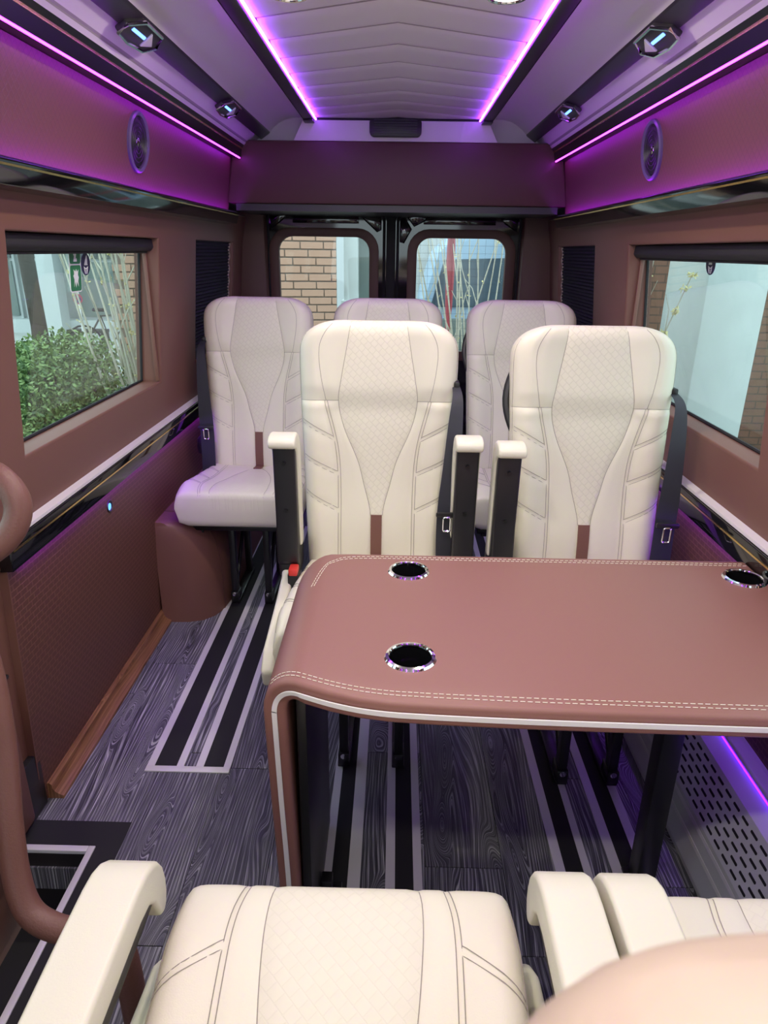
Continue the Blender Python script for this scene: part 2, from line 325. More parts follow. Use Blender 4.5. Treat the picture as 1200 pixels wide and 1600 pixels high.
WIN = {-1: [(0.25, 1.36, .93, 1.43), (1.555, 2.55, .93, 1.43), (3.02, 3.70, .93, 1.43)],
       1: [(0.25, 1.36, .93, 1.43), (1.555, 2.60, .93, 1.43), (3.04, 3.72, .93, 1.43)]}
for side in (-1, 1):
    S = SIDE[side]
    hs = WIN[side]
    ys = sorted({YF, YR, *[h[0] for h in hs], *[h[1] for h in hs]})
    wl = link('wall_' + S, wall_band(side, ys, [.70, .93, 1.18, 1.43, 1.56], hs))
    tag(wl, {-1: 'brown leather wall band with window openings beside the entry step', 1: 'brown leather wall band with window openings above the heater'}[side], 'wall', kind='structure')
    # lower embossed panel, ends at the entry step on the left
    y0 = 1.40 if side < 0 else YF
    zz = [0, .25, .5, .72]
    G().prism([(sx(side, hw(z) - .006), z) for z in zz] + [(sx(side, hw(z) + .05), z) for z in reversed(zz)], 'y', y0, YR).build('lower_panel', M['brown_lower'], wl)
    if side < 0:
        zz = [-.45, 0, .25, .5, .70]
        dp = G().prism([(sx(side, hw(z) + .012), z) for z in zz] + [(sx(side, hw(z) + .06), z) for z in reversed(zz)], 'y', YF, 1.396).build('door_lining', M['brown'], wl)
        G().prism([(sx(side, .885), .03), (sx(side, .885), .40), (sx(side, .91), .43), (sx(side, .93), .43), (sx(side, .93), .03)], 'y', .55, 1.33).build('door_pocket', M['brown'], wl, bevel=.01)
        for yy, z in ((1.375, .655), (1.355, .44)):
            G().lathe([(.006, 0), (.006, .006)], (sx(side, .905), yy, z), 'x', 12).build('screw', M['black_plastic'], wl)
        G().prism([(sx(side, hw(z) - .0075), z) for z in (.0, .36, .70)] + [(sx(side, hw(z) + .05), z) for z in (.70, .36, .0)], 'y', 1.3965, 1.4005).build('panel_edge', M['brown'], wl)
        # black kick plate where the panel meets the step
        G().prism([(sx(side, .905), -.02), (sx(side, .902), .17), (sx(side, .93), .17), (sx(side, .93), -.02)], 'y', 1.30, 1.42).build('kick_plate', M['black_plastic'], wl, bevel=.004)
    # upper embossed panel and roof-side skin
    G().prism([(sx(side, .802), 1.54), (sx(side, .768), 1.792), (sx(side, .81), 1.80), (sx(side, .86), 1.54)], 'y', YF, 3.52).build('upper_panel', M['brown_upper'], wl)
    G().prism([(sx(side, .86), 1.54), (sx(side, .78), 1.85), (sx(side, .66), 2.02), (sx(side, .70), 2.04), (sx(side, .83), 1.86), (sx(side, .91), 1.54)], 'y', YF, YR).build('outer_skin', M['dark_satin'], wl)
    # upper gloss belt with gold inlay
    side_word = {-1: 'on the entry side', 1: 'on the heater side'}[side]
    t = empty('trim_%d' % (1 if side < 0 else 2), (sx(side, .79), 1.0, 1.507)); tag(t, 'upper black gloss belt with gold inlay above the windows ' + side_word, 'trim', kind='structure')
    lx = lambda wd: side * (wd - .79)
    G().prism([(lx(.815), 0), (lx(.762), .004), (lx(.747), .048), (lx(.749), .055), (lx(.755), .056), (lx(.757), .040), (lx(.81), .040)], 'y', YF - 1.0, 2.52).build('belt', M['black_gloss'], t, bevel=.002)
    G().prism([(lx(.7505), .0385), (lx(.7485), .0385), (lx(.7475), .0425), (lx(.7495), .0425)], 'y', YF - 1.0, 2.50).build('gold_inlay', M['gold'], t)
    G().box(min(lx(.759), lx(.765)), max(lx(.759), lx(.765)), YF - 1, 2.50, .0415, .0465).build('hidden_led_strip', M['led_hidden'], t)
    # black band above the upper panel with LED line
    t = empty('trim_%d' % (3 if side < 0 else 4), (sx(side, .73), 1.0, 1.79)); tag(t, 'black roof edge band over the purple line ' + side_word, 'trim', kind='structure')
    lx = lambda wd: side * (wd - .73)
    G().prism([(lx(.770), .003), (lx(.722), .002), (lx(.714), .040), (lx(.702), .053), (lx(.75), .07)], 'y', YF - 1, 2.95).build('band', M['black_semi'], t)
    G().prism([(lx(.7145), .0365), (lx(.7120), .038), (lx(.7115), .0415), (lx(.7140), .0405)], 'y', YF - 1, 2.95).build('bronze_line', M['gold'], t)
    G().box(min(lx(.7225), lx(.7265)), max(lx(.7225), lx(.7265)), YF - 1, 2.49, -.0025, .0015).build('led_strip', M['led_pink'], t)
    # white reveal strip with a groove
    t = empty('trim_%d' % (5 if side < 0 else 6), (sx(side, .68), 1.0, 1.86)); tag(t, 'white grooved strip between the reading light rail and roof edge ' + side_word, 'trim', kind='structure')
    lx = lambda wd: side * (wd - .68)
    G().prism([(lx(.702), -.017), (lx(.694), -.007), (lx(.70), .0), (lx(.71), -.012)], 'y', YF - 1, 2.95).build('strip', M['white_trim'], t)
    G().prism([(lx(.694), -.007), (lx(.6925), -.003), (lx(.688), .001), (lx(.692), .008), (lx(.70), -.002)], 'y', YF - 1, 2.95).build('groove', M['groove'], t)
    G().prism([(lx(.688), .001), (lx(.652), .036), (lx(.66), .048), (lx(.695), .012)], 'y', YF - 1, 2.95).build('strip', M['white_trim'], t)
    # dark rail that carries the reading lights
    t = empty('trim_%d' % (7 if side < 0 else 8), (sx(side, .62), 1.0, 1.90)); tag(t, 'dark ceiling rail carrying the reading lights ' + side_word, 'trim', kind='structure')
    lx = lambda wd: side * (wd - .62)
    G().prism([(lx(.656), -.006), (lx(.646), -.016), (lx(.606), .010), (lx(.600), .022), (lx(.66), .05)], 'y', YF - 1, 2.95).build('rail', M['dark_satin'], t, bevel=.002)
    # cove
    t = G()
    prof = [(.604, 1.915), (.585, 1.935), (.56, 1.953), (.53, 1.968), (.49, 1.977), (.45, 1.977), (.41, 1.962)]
    t.prism([(sx(side, a), b) for a, b in prof] + [(sx(side, .41), 1.995), (sx(side, .63), 1.995)], 'y', YF, 3.95)
    tag(t.build('trim_%d' % (9 if side < 0 else 10), M['vault'], smooth=True), 'white curved ceiling cove ' + side_word, 'trim', kind='structure')
    # dark trim with the ceiling LED
    t = empty('trim_%d' % (11 if side < 0 else 12), (sx(side, .39), 1.0, 1.935)); tag(t, 'dark slim ceiling trim with bright purple strip light ' + side_word, 'trim', kind='structure')
    lx = lambda wd: side * (wd - .39)
    G().prism([(lx(.416), .0), (lx(.374), .002), (lx(.369), .012), (lx(.369), .03), (lx(.42), .04)], 'y', YF - 1, 2.46).build('trim_body', M['dark_satin'], t, bevel=.003)
    G().prism([(lx(.4165), -.0005), (lx(.4165), .035), (lx(.421), .035), (lx(.421), .004)], 'y', YF - 1, 2.45).build('edge_bead', M['black_gloss'], t)
    G().box(min(lx(.3625), lx(.3685)), max(lx(.3625), lx(.3685)), YF - 1, 2.455, .005, .011).build('led_strip', M['led'], t)
    G().box(min(lx(.373), lx(.418)), max(lx(.373), lx(.418)), 2.40, 2.47, -.006, .0).build('end_cap', M['dark_satin'], t, bevel=.003)

# lower belts with white ledge
for side in (-1, 1):
    y0 = 1.385 if side < 0 else YF; y1 = 3.98
    t = empty('trim_%d' % (13 if side < 0 else 14), (sx(side, .88), y0, .70))
    tag(t, ('lower black gloss belt with gold inlay ending at the entry step' if side < 0 else 'lower black gloss belt with gold inlay behind the table'), 'trim', kind='structure')
    lx = lambda wd: side * (wd - .88); Ln = y1 - y0
    G().prism([(lx(.885), .0), (lx(.852), .002), (lx(.850), .068), (lx(.885), .072)], 'y', 0, Ln).build('belt', M['black_gloss'], t, bevel=.003)
    G().prism([(lx(.8505), .047), (lx(.8485), .047), (lx(.8485), .0515), (lx(.8505), .0515)], 'y', .012, Ln - .01).build('gold_inlay', M['gold'], t)
    G().prism([(lx(.857), .071), (lx(.857), .079), (lx(.88), .084), (lx(.88), .071)], 'y', 0, Ln).build('ledge', M['white_trim'], t)
    G().box(min(lx(.862), lx(.870)), max(lx(.862), lx(.870)), .06, Ln, -.0045, -.001).build('hidden_led_strip', M['led_dim'], t)

# floor : planks around the entry step
floor = empty('floor'); tag(floor, 'dark grey oak plank floor with seat rails', 'floor', kind='structure')
edges = [-.93, -.856, -.666, -.476, -.286, -.096, .094, .284, .474, .664, .854, .91]
cuts = [[1.9], [2.08, 3.3], [1.02, 1.62, 2.7], [.55, 1.56, 2.35, 3.4], [1.12, 1.95, 3.0], [.75, 1.64, 2.6], [.42, 1.24, 2.35, 3.2], [1.02, 1.9, 3.0], [.6, 1.55, 2.5], [1.2, 2.2, 3.2], [1.6]]
for i in range(len(edges) - 1):
    lo = 1.35 if edges[i] < -.67 else YF
    c = [lo] + [k for k in cuts[i] if k > lo + .05] + [YR]
    for a, b in zip(c, c[1:]):
        G().box(edges[i] + .0007, edges[i + 1] - .0007, a + .0012, b - .0012, -.012, 0).build('plank', M['floor_wood'], floor)
G().box(-.66, .93, YF, YR, -.05, -.0125).build('subfloor', M['black_rubber'], floor)
G().box(-.95, -.66, 1.36, YR, -.05, -.0125).build('subfloor', M['black_rubber'], floor)

# entry step well
st = empty('entry_step', (-.80, 1.0, -.22)); tag(st, 'black entry step well with silver nosing and dark wood riser', 'step')
ox, oy, oz = -.80, 1.0, -.22
def sb(g, x0, x1, y0, y1, z0, z1): return g.box(x0 - ox, x1 - ox, y0 - oy, y1 - oy, z0 - oz, z1 - oz)
sb(G(), -.925, -.665, 1.262, 1.352, -.02, .002).build('landing_mat', M['black_rubber'], st)
sb(G(), -.735, -.665, -.2, 1.262, -.02, .002).build('landing_mat', M['black_rubber'], st)
sb(G(), -.925, -.7425, 1.255, 1.272, -.006, .005).build('nosing', M['silver'], st, bevel=.001)
sb(G(), -.742, -.726, -.2, 1.272, -.006, .005).build('nosing', M['silver'], st, bevel=.001)
sb(G(), -.925, -.735, -.2, 1.262, -.24, -.22).build('tread', M['black_rubber'], st)
sb(G(), -.925, -.747, 1.249, 1.2548, -.118, -.048).build('riser_inlay', M['floor_wood'], st)
sb(G(), -.745, -.735, -.2, 1.262, -.22, -.006).build('riser', M['black_plastic'], st)
sb(G(), -.925, -.735, 1.255, 1.265, -.22, -.006).build('riser', M['black_plastic'], st)
sb(G(), -.925, -.735, -.21, -.2, -.22, 0).build('riser', M['black_plastic'], st)

# oak moulding on the floor
bb = G().prism([(-.929, 0), (-.878, 0), (-.878, .010), (-.887, .013), (-.899, .021), (-.906, .033), (-.906, .044), (-.912, .050), (-.924, .050)], 'y', 1.43, 2.42).build('baseboard_left', M['oak'], smooth=True)
tag(bb, 'brown oak moulding along the floor below the embossed panel', 'baseboard', kind='structure')

# wheel arch box
wa = empty('wheel_arch_cover', (-.80, 2.9, 0)); tag(wa, 'brown leather wheel arch box under the back seat beside the floor rail', 'wheel arch')
def arch_ring(y, k):
    out = []
    w_ = .235 * k
    for i in range(13):
        q = i / 12
        # rises from floor at the inner side, rounds over to the wall
        a = q * math.pi / 2
        out.append((-.115 + w_ * (math.cos(a) ** .55), y, .43 * (math.sin(a) ** .55)))
    return out
g = G(); rings = [arch_ring(-.53 + .10 * (1 - math.cos(t * math.pi / 2)) * 0 + d, k) for d, k, t in ((0, .02, 0), (.003, .45, 0), (.02, .68, 0), (.06, .84, 0), (.12, .95, 0), (.2, 1, 0), (.6, 1, 0), (1.0, 1, 0), (1.1, .8, 0))]
n = 13
g.add([p for r in rings for p in r], [(i * n + k, i * n + k + 1, (i + 1) * n + k + 1, (i + 1) * n + k) for i in range(len(rings) - 1) for k in range(n - 1)])
g.build('arch_cover', M['brown'], wa, smooth=True)
g = G(); g.tube([Vector(rings[4][k]) + Vector((0.001, -.0005, 0.001)) for k in range(0, 13)], .0012, 4); g.build('seam', M['brown_dark'], wa)

# ceiling: chevron quilted panels
ceil = empty('ceiling', (X0, 1.0, 1.955)); tag(ceil, 'white quilted ceiling with chevron seams', 'ceiling', kind='structure')
ap = [-1.3, -1.05, -.82, -.6, -.38, -.15, .08, .3, .52, .74, .95, 1.15, 1.34, 1.53, 1.73, 1.923, 2.118, 2.315, 2.51, 2.715, 2.917, 3.104, 3.276, 3.46]
for a, b in zip(ap, ap[1:]):
    g = G(); hwid = .366; nx, ny = 16, 10; V = []
    for j in range(ny + 1):
        for i in range(nx + 1):
            u = -1 + 2 * i / nx; t = j / ny
            y = a + (b - a) * t + .17 * abs(u); y = min(y, 3.462)
            puff = .0075 * (1 - (2 * t - 1) ** 4) ** .5 * (1 - 0.0 * abs(u))
            V.append((u * hwid, y - 1.0, .004 - puff))
    g.add(V, [(j * (nx + 1) + i, j * (nx + 1) + i + 1, (j + 1) * (nx + 1) + i + 1, (j + 1) * (nx + 1) + i) for j in range(ny) for i in range(nx)])
    q = g.build('quilted_panel', M['ceil'], ceil, smooth=True)
    if b < 3.3: G().tube([(u * hwid, b + .17 * abs(u) - 1.0, .0025) for u in [k / 8 - 1 for k in range(17)] if b + .17 * abs(u) < 3.45], .0016, 4).build('seam', M['seam_grey'], ceil)
G().box(-.95, .97, YF - 1.0, 3.05, .05, .08).build('roof_skin', M['dark_satin'], ceil)
G().box(-.375, .375, 2.462, 2.475, -.012, .008).build('end_gap', M['black_rubber'], ceil)

# downlights
for i, yy in enumerate((1.892, 1.0, .1, -.75)):
    for s in (-1, 1):
        d = empty('ceiling_downlight', (sx(s, .252), yy, 1.9505))
        tag(d, 'round ceiling downlight %s %s' % (('nearest the back doors', 'second from the back doors', 'third from the back doors', 'farthest from the back doors')[i], 'on the entry side' if s < 0 else 'on the heater side'), 'ceiling light', 'recessed ceiling downlights')
        G().lathe([(.036, 0), (.040, -.004), (.046, -.004), (.048, 0), (.046, .004), (.036, .004)], (0, 0, 0), 'z', 24, closed=True).build('bezel', M['chrome'], d, smooth=True)
        G().lathe([(.036, 0.002), (.036, -.001)], (0, 0, 0), 'z', 24).build('lens', M['lamp'], d)
        ld = bpy.data.lights.new('downlight_lamp', 'AREA'); ld.shape = 'DISK'; ld.size = .06; ld.energy = DOWNLIGHT_W; ld.color = (1.0, .93, .72)
        lo = bpy.data.objects.new('downlight_lamp', ld); COL.objects.link(lo); lo.parent = d; lo.location = (0, 0, -.006)

# reading lights
rl = [(-1, 1.965, 'nearer reading light on the dark rail of the entry side'), (-1, 2.89, 'farther reading light on the dark rail of the entry side'),
      (1, 1.965, 'nearer reading light on the dark rail of the heater side'), (1, 2.885, 'farther reading light on the dark rail of the heater side')]
tilt = math.atan2(.026, .04)
rmesh = {}
for s, yy, lab in rl:
    d = empty('reading_light', (sx(s, .632), yy, 1.893)); tag(d, 'silver framed blue glowing ' + lab, 'reading light', 'silver reading lights')
    mt = Matrix.Rotation(s * tilt, 4, 'Y')
    hexa = [(-.032, -.045), (.0, -.10), (.030, -.095), (.036, -.03), (.030, .06), (.0, .10), (-.030, .075)]
    G().prism([(s * a, b) for a, b in hexa], 'z', -.012, .004).xf(mt).build('housing', M['dark_satin'], d, bevel=.004)
    g = G(); pts = [(s * a, b, -.013) for a, b in hexa]; g.tube(pts + [pts[0]], .0045, 6); g.xf(mt).build('bezel', M['chrome'], d, smooth=True)
    G().box(-.0045, .0045, -.065, .015, -.0155, -.011).xf(mt).build('lens', M['blue_led'], d, bevel=.002)
    g = G().prism([(s * a, b) for a, b in ((-.022, .02), (.022, .025), (.004, .07))], 'z', -.017, -.011).xf(mt); g.build('rocker_switch', M['silver'], d, bevel=.002)

# speakers
for s, yy, lab in ((-1, 2.30, 'round black speaker with violet grey rim in the upper panel on the entry side'), (1, 2.34, 'round black speaker with violet grey rim in the upper panel on the heater side')):
    zc = 1.696; a = math.atan2(.034, .252)
    d = empty('wall_speaker', (sx(s, .784), yy, zc)); d.rotation_euler = (0, -s * a, 0); tag(d, lab, 'speaker', 'round wall speakers')
    ax = -s
    G().lathe([(.070, 0), (.072, ax * .010), (.079, ax * .014), (.084, ax * .010), (.084, 0)], (0, 0, 0), 'x', 40, closed=True).build('rim', mat('violet_grey_rim' + str(s), (.10, .085, .14), .35), d, smooth=True)  # rim base colour is a dark violet grey
    G().lathe([(.071, ax * .003), (.060, ax * .006), (.02, ax * .007), (.001, ax * .007)], (0, 0, 0), 'x', 40).build('grille', M['black_rubber'], d, smooth=True)
    g = G()
    for rr in (.018, .03, .042, .054, .066): g.lathe([(rr - .0012, ax * .0065), (rr, ax * .009), (rr + .0012, ax * .0065)], (0, 0, 0), 'x', 40, closed=True)
    g.build('grille_ring', M['black_plastic'], d, smooth=True)
    G().lathe([(.012, ax * .006), (.011, ax * .011), (.004, ax * .013)], (0, -.012, 0), 'x', 20).build('tweeter', M['chrome'], d, smooth=True)

# round lit button on the lower panel
d = empty('panel_button', (-.894, 1.984, .64)); tag(d, 'small round lit blue button on the embossed lower panel', 'button')
G().lathe([(.013, .0), (.0155, .006), (.019, .006), (.021, 0)], (0, 0, 0), 'x', 24, closed=True).build('ring', M['black_plastic'], d, smooth=True)
G().lathe([(.013, .003), (.001, .004)], (0, 0, 0), 'x', 20).build('glowing_cap', emis('pale_blue_led', (.12, .42, 1.0), 2.0), d)

# rear header and sill
wr = empty('wall_rear', (X0, 3.5, 1.6)); tag(wr, 'dark brown header box above the back doors', 'wall', kind='structure')
g = G()
hp = [(-.798, 0), (.798, 0), (.765, .20), (.735, .266), (-.735, .266), (-.765, .20)]
g.prism(hp, 'y', 0, .5); g.build('header_box', M['brown_dark'], wr, bevel=.012)
G().prism([(-.76, -.03), (.76, -.03), (.76, 0), (-.76, 0)], 'y', .02, .5).build('header_lip', M['dark_satin'], wr)
g = G(); V = [(-.42, -.035, .352), (.40, -.035, .352), (.455, .006, .266), (-.475, .006, .266)]
V2 = [(a, b + .03, c + .01) for a, b, c in V]
g.add(V + V2, [(0, 1, 2, 3), (7, 6, 5, 4), (0, 4, 5, 1), (1, 5, 6, 2), (2, 6, 7, 3), (3, 7, 4, 0)]); g.build('white_sill', M['ceil'], wr)
G().box(-.80, .80, .13, .16, .262, .42).build('header_back', M['vault'], wr)
vn = empty('air_vent', (X0 - .01, 3.47, 1.919)); tag(vn, 'black slatted air vent on the white sill above the back header', 'vent')
G().prism(rrect(-.117, .117, -.040, .036, .022), 'y', -.008, .02).build('vent_frame', M['black_plastic'], vn, bevel=.003)
for k in range(6):
    z = -.028 + k * .0105
    G().box(-.097, .097, -.013, -.006, z, z + .004).build('slat', M['dark_satin'], vn)

# back doors
def rect_pts(x0, x1, z0, z1, n=6):
    """outline with the same vertex count as rrect: points on a rectangle"""
    out = []
    for (cx, cz, dx, dz) in ((x1, z1, 0, 0), (x0, z1, 0, 0), (x0, z0, 0, 0), (x1, z0, 0, 0)):
        out += [(cx, cz)] * (n + 1)
    return out
def framed(outer, inner, y0, y1):
    n = len(outer); v = [(a, y0, b) for a, b in outer] + [(a, y0, b) for a, b in inner] + [(a, y1, b) for a, b in outer] + [(a, y1, b) for a, b in inner]
    f = []
    for i in range(n):
        j = (i + 1) % n
        f += [(i, j, n + j, n + i), (2 * n + i, 3 * n + i, 3 * n + j, 2 * n + j), (n + i, n + j, 3 * n + j, 3 * n + i), (i, 2 * n + i, 2 * n + j, j)]
    return G().add(v, f)
def clean(o):
    bm = bmesh.new(); bm.from_mesh(o.data); bmesh.ops.remove_doubles(bm, verts=bm.verts, dist=1e-5)
    bmesh.ops.dissolve_degenerate(bm, edges=bm.edges, dist=1e-6); bm.to_mesh(o.data); bm.free()
def back_door(nm, x0, x1, wx0, wx1, lab, rear_glass_label, wname):
    d = empty(nm, ((x0 + x1) / 2, 4.0, -.02)); tag(d, lab, 'door', kind='structure'); c = (x0 + x1) / 2
    q = framed(rrect(x0 - c, x1 - c, .02, 1.63, .06), rrect(wx0 - c - .045, wx1 - c + .045, .84, 1.525, .11), 0, .05).build('door_panel', M['black_gloss'], d)
    # bead around the opening, rubber frame and pane
    framed(rrect(wx0 - c - .052, wx1 - c + .052, .833, 1.532, .115), rrect(wx0 - c, wx1 - c, .885, 1.487, .075), -.012, .03).build('window_seal', M['brown_dark'], d, bevel=.004)
    loop = [(a, -.004, b) for a, b in rrect(x0 - c + .012, x1 - c - .012, .05, 1.615, .05)]
    G().tube(loop + [loop[0]], .009, 6).build('door_seal', M['black_rubber'], d, smooth=True)
    tri = [[(x0 - c + .03, 1.60), (x0 - c + .12, 1.60), (x0 - c + .10, 1.575), (x0 - c + .035, 1.525)],
           [(x1 - c - .03, 1.60), (x1 - c - .14, 1.60), (x1 - c - .125, 1.58), (x1 - c - .05, 1.515), (x1 - c - .03, 1.525)]] if c < 0 else \
          [[(x0 - c + .055, 1.60), (x0 - c + .17, 1.60), (x0 - c + .16, 1.575), (x0 - c + .10, 1.545)], [(x0 - c + .025, 1.585), (x0 - c + .05, 1.585), (x0 - c + .085, 1.53), (x0 - c + .045, 1.46), (x0 - c + .025, 1.465)],
           [(x1 - c - .03, 1.60), (x1 - c - .12, 1.585), (x1 - c - .10, 1.565), (x1 - c - .035, 1.525)]]
    for t in tri:
        G().prism(t, 'y', -.006, .002).build('pressed_panel', M['black_gloss'], d, bevel=.003)
        p = [(a, -.006, b) for a, b in t]; G().tube(p + [p[0]], .0035, 6).build('pressed_edge', M['black_gloss'], d, smooth=True)
    G().box(x0 - c + .15, x1 - c - .15, -.005, .003, 1.555, 1.595).build('pressed_rib', M['black_gloss'], d, bevel=.003)
    wd = empty(wname, (c, 4.02, .9)); tag(wd, rear_glass_label, 'window', kind='structure')
    G().prism([(a, b - .9) for a, b in rrect(wx0 - c - .01, wx1 - c + .01, .855, 1.477, .08)], 'y', .0, .004).build('pane', M['glass_rear'], wd)
    return d, wd, c
back_door('door_1', -.725, -.065, -.655, -.158, 'black back door with window onto the brick wall', 'back door window pane showing the brick wall', 'window_5')
d2, w2, c2 = back_door('door_2', -.015, .675, .103, .590, 'black back door with window onto the bare twigs', 'back door window pane with fine heating wires', 'window_6')
g = G()
for k in range(15):
    z = -.03 + k * .04
    g.box(.105 - c2, .588 - c2, -.0012, -.0002, z, z + .0009)
for k in range(11): g.box(.12 + k * .045 - c2, .1209 + k * .045 - c2, -.0012, -.0002, -.03, .565)
g.build('heating_wires', M['dark_metal'], w2)
g = G().box(-.05, .05, -.01, .05, 0, 1.62); o = g.build('door_post', M['black_rubber'], None); o.name = 'trim_15'; o.location = (-.04, 4.03, 0); tag(o, 'black middle post between the back doors', 'trim', kind='structure')
for s, xa, xb, nm in ((-1, -.91, -.715, 'trim_16'), (1, .665, .90, 'trim_17')):
    o = G().box(xa, xb, 3.92, 4.06, 0, 1.62).build(nm, M['brown_dark'], None, bevel=.02); tag(o, 'dark brown corner pillar beside the %s door' % ('brick view' if s < 0 else 'twig view'), 'trim', kind='structure')

# side window panes, blinds
wn = 1
for s in (-1, 1):
    for k, (a, b, c, d) in enumerate(WIN[s][:2]):
        xg = hw(1.18) + .075
        wv = empty('window_%d' % wn, (sx(s, xg), (a + b) / 2, c)); wn += 1
        side_word = ('looking onto the green bush' if s < 0 else 'looking onto the concrete pillar') if k == 1 else ('of the sliding door' if s < 0 else 'beside the nearest seats')
        tag(wv, 'side window pane ' + side_word, 'window', kind='structure')
        ya, yb = a - (a + b) / 2, b - (a + b) / 2
        zt, zb = d - c, 0
        tl = lambda z: s * (hw(c + z) - hw(1.18))
        g = G(); P = [(tl(0), ya + .004, 0), (tl(0), yb - .004, 0), (tl(zt), yb - .004, zt), (tl(zt), ya + .004, zt)]
        g.add(P + [(x + s * .004, y, z) for x, y, z in P], [(0, 1, 2, 3), (7, 6, 5, 4), (0, 4, 5, 1), (1, 5, 6, 2), (2, 6, 7, 3), (3, 7, 4, 0)]); g.build('pane', M['glass'], wv)
        g = G(); q = [(x - s * .004, y, z) for x, y, z in [(tl(0), ya + .006, .004), (tl(0), yb - .006, .004), (tl(zt), yb - .006, zt - .004), (tl(zt), ya + .006, zt - .004)]]
        g.tube(q + [q[0]], .005, 6); g.build('pane_seal', M['black_rubber'], wv)
        if k == 1:
            rb = empty('roller_blind', (sx(s, hw(1.41) + .045), (a + b) / 2, 1.41)); tag(rb, 'rolled up black roller blind above the %s window' % ('bush' if s < 0 else 'pillar'), 'blind', 'rolled up roller blinds')
            G().prism([(s * x, z) for x, z in ((-.022, .018), (-.026, -.01), (-.015, -.022), (.022, -.022), (.026, .018))], 'y', ya + .003, yb - .003).build('cassette', M['black_rubber'], rb, bevel=.004)
            G().tube([(-s * .002, ya + .02, -.024), (-s * .002, yb - .02, -.024)], .005, 8).build('bottom_bar', M['black_rubber'], rb, smooth=True)
            G().prism([(s * .0, -.013), (s * .006, -.013), (s * .006, -.027), (0, -.027)], 'y', -.03, .03).build('pull_tab', M['dark_satin'], rb)
            # guide rail down the far jamb
            G().box(min(0, s * .014), max(0, s * .014), yb - .016, yb - .004, -.475, -.02).build('guide_rail', M['brown'], rb, bevel=.002)
    a, b, c, d = WIN[s][2]
    pb = empty('pleated_blind', (sx(s, hw(1.18) + .015), (a + b) / 2, c)); tag(pb, 'closed navy pleated blind over the rear quarter window %s' % ('on the entry side' if s < 0 else 'on the heater side'), 'blind', 'pleated blinds')
    ya, yb = a - (a + b) / 2, b - (a + b) / 2
    n = 34; prof = []
    for k in range(n * 2 + 1):
        z = (d - c) * k / (2 * n); prof.append((s * (hw(c + z) - hw(1.18)) + (s * .006 if k % 2 else -s * .006), z))
    g = G().ribbon(prof, 'y', ya + .004, yb - .035); g.build('pleats', M['blind'], pb)
    g = G(); q = [(s * (hw(c + z) - hw(1.18)), yb - .03 + .010 * math.sin(z * 105), z) for z in [i * .005 for i in range(0, 100)]]
    g.tube(q, .0045, 6); g.build('scalloped_edge', mat('cream_blind_edge%d' % s, (.55, .45, .38), .7), pb, smooth=True)
    G().box(-.012, .012, ya, yb, -.004, .012).build('bottom_bar', M['brown'], pb, bevel=.002)
    o = G().box(-.002, .002, a, b, c, d).build('window_%d' % (7 if s < 0 else 8), M['pane_dark']); o.location = (sx(s, hw(1.18) + .07), 0, 0); tag(o, 'dark rear quarter window pane behind the pleated blind %s' % ('on the entry side' if s < 0 else 'on the heater side'), 'window', kind='structure')

# stickers on the panes
def sticker_pos(s, y, z): return (sx(s, hw(z) + .072), y, z)
sg = empty('exit_sticker', sticker_pos(-1, 2.035, 1.352)); tag(sg, 'green emergency exit sticker with white pictograms on the window', 'sticker')
sg.rotation_euler = (0, R_(5), 0)
G().prism(rrect(-.0375, .0375, -.075, .075, .010), 'x', 0, .0012).build('sheet', M['white_sign'], sg)
G().prism(rrect(-.034, .034, -.0715, -.002, .008), 'x', .0012, .0018).build('green_field', M['green_sign'], sg)
G().prism(rrect(-.034, .034, .002, .0715, .008), 'x', .0012, .0018).build('green_field', M['green_sign'], sg)
spik = [(-.014, -.06), (-.008, -.045), (-.002, -.062), (.004, -.046), (.014, -.060), (.012, -.045), (.017, -.035), (.012, -.028), (.017, -.014), (.007, -.02), (.003, -.012), (-.003, -.019), (-.014, -.013), (-.011, -.025), (-.017, -.030), (-.011, -.040)]
G().prism(spik, 'x', .0018, .0023).build('breaking_glass_symbol', M['white_sign'], sg)
run = [(-.012, .008), (.010, .008), (.010, .016), (.004, .018), (.008, .028), (.002, .034), (.012, .044), (.012, .050), (.004, .044), (.002, .056), (.010, .058), (.010, .064), (-.010, .064), (-.010, .050), (-.004, .040), (-.012, .030), (-.006, .022)]
G().prism(run, 'x', .0018, .0023).build('running_figure_symbol', M['white_sign'], sg)
for s, yy, zz, lab in ((-1, 2.105, 1.352, 'small round navy sticker beside the green exit sticker'), (1, 2.075, 1.378, 'small round navy sticker in front of the concrete pillar')):
    b = empty('round_sticker', sticker_pos(s, yy, zz)); b.rotation_euler = (0, R_(-5 * s), 0); tag(b, lab, 'sticker', 'round navy window stickers')
    a0, a1, a2 = (0, .0012, .0018) if s < 0 else (-.0, -.0012, -.0018)
    G().prism([(.031 * math.cos(q * .2618), .031 * math.sin(q * .2618)) for q in range(24)], 'x', min(a0, a1), max(a0, a1)).build('disc', M['navy_sign'], b)
    for sh in ([(-.010, .0), (.004, .024), (.010, .024), (.010, .0), (.013, -.003), (-.010, -.003)], [(-.014, -.006), (.0, -.012), (.014, -.006), (.012, -.014), (-.012, -.014)], [(-.012, -.015), (-.004, -.015), (-.003, -.027), (-.006, -.027)], [(.012, -.015), (.004, -.015), (.003, -.027), (.006, -.027)]):
        G().prism(sh, 'x', min(a1, a2), max(a1, a2)).build('white_mark', M['white_sign'], b)

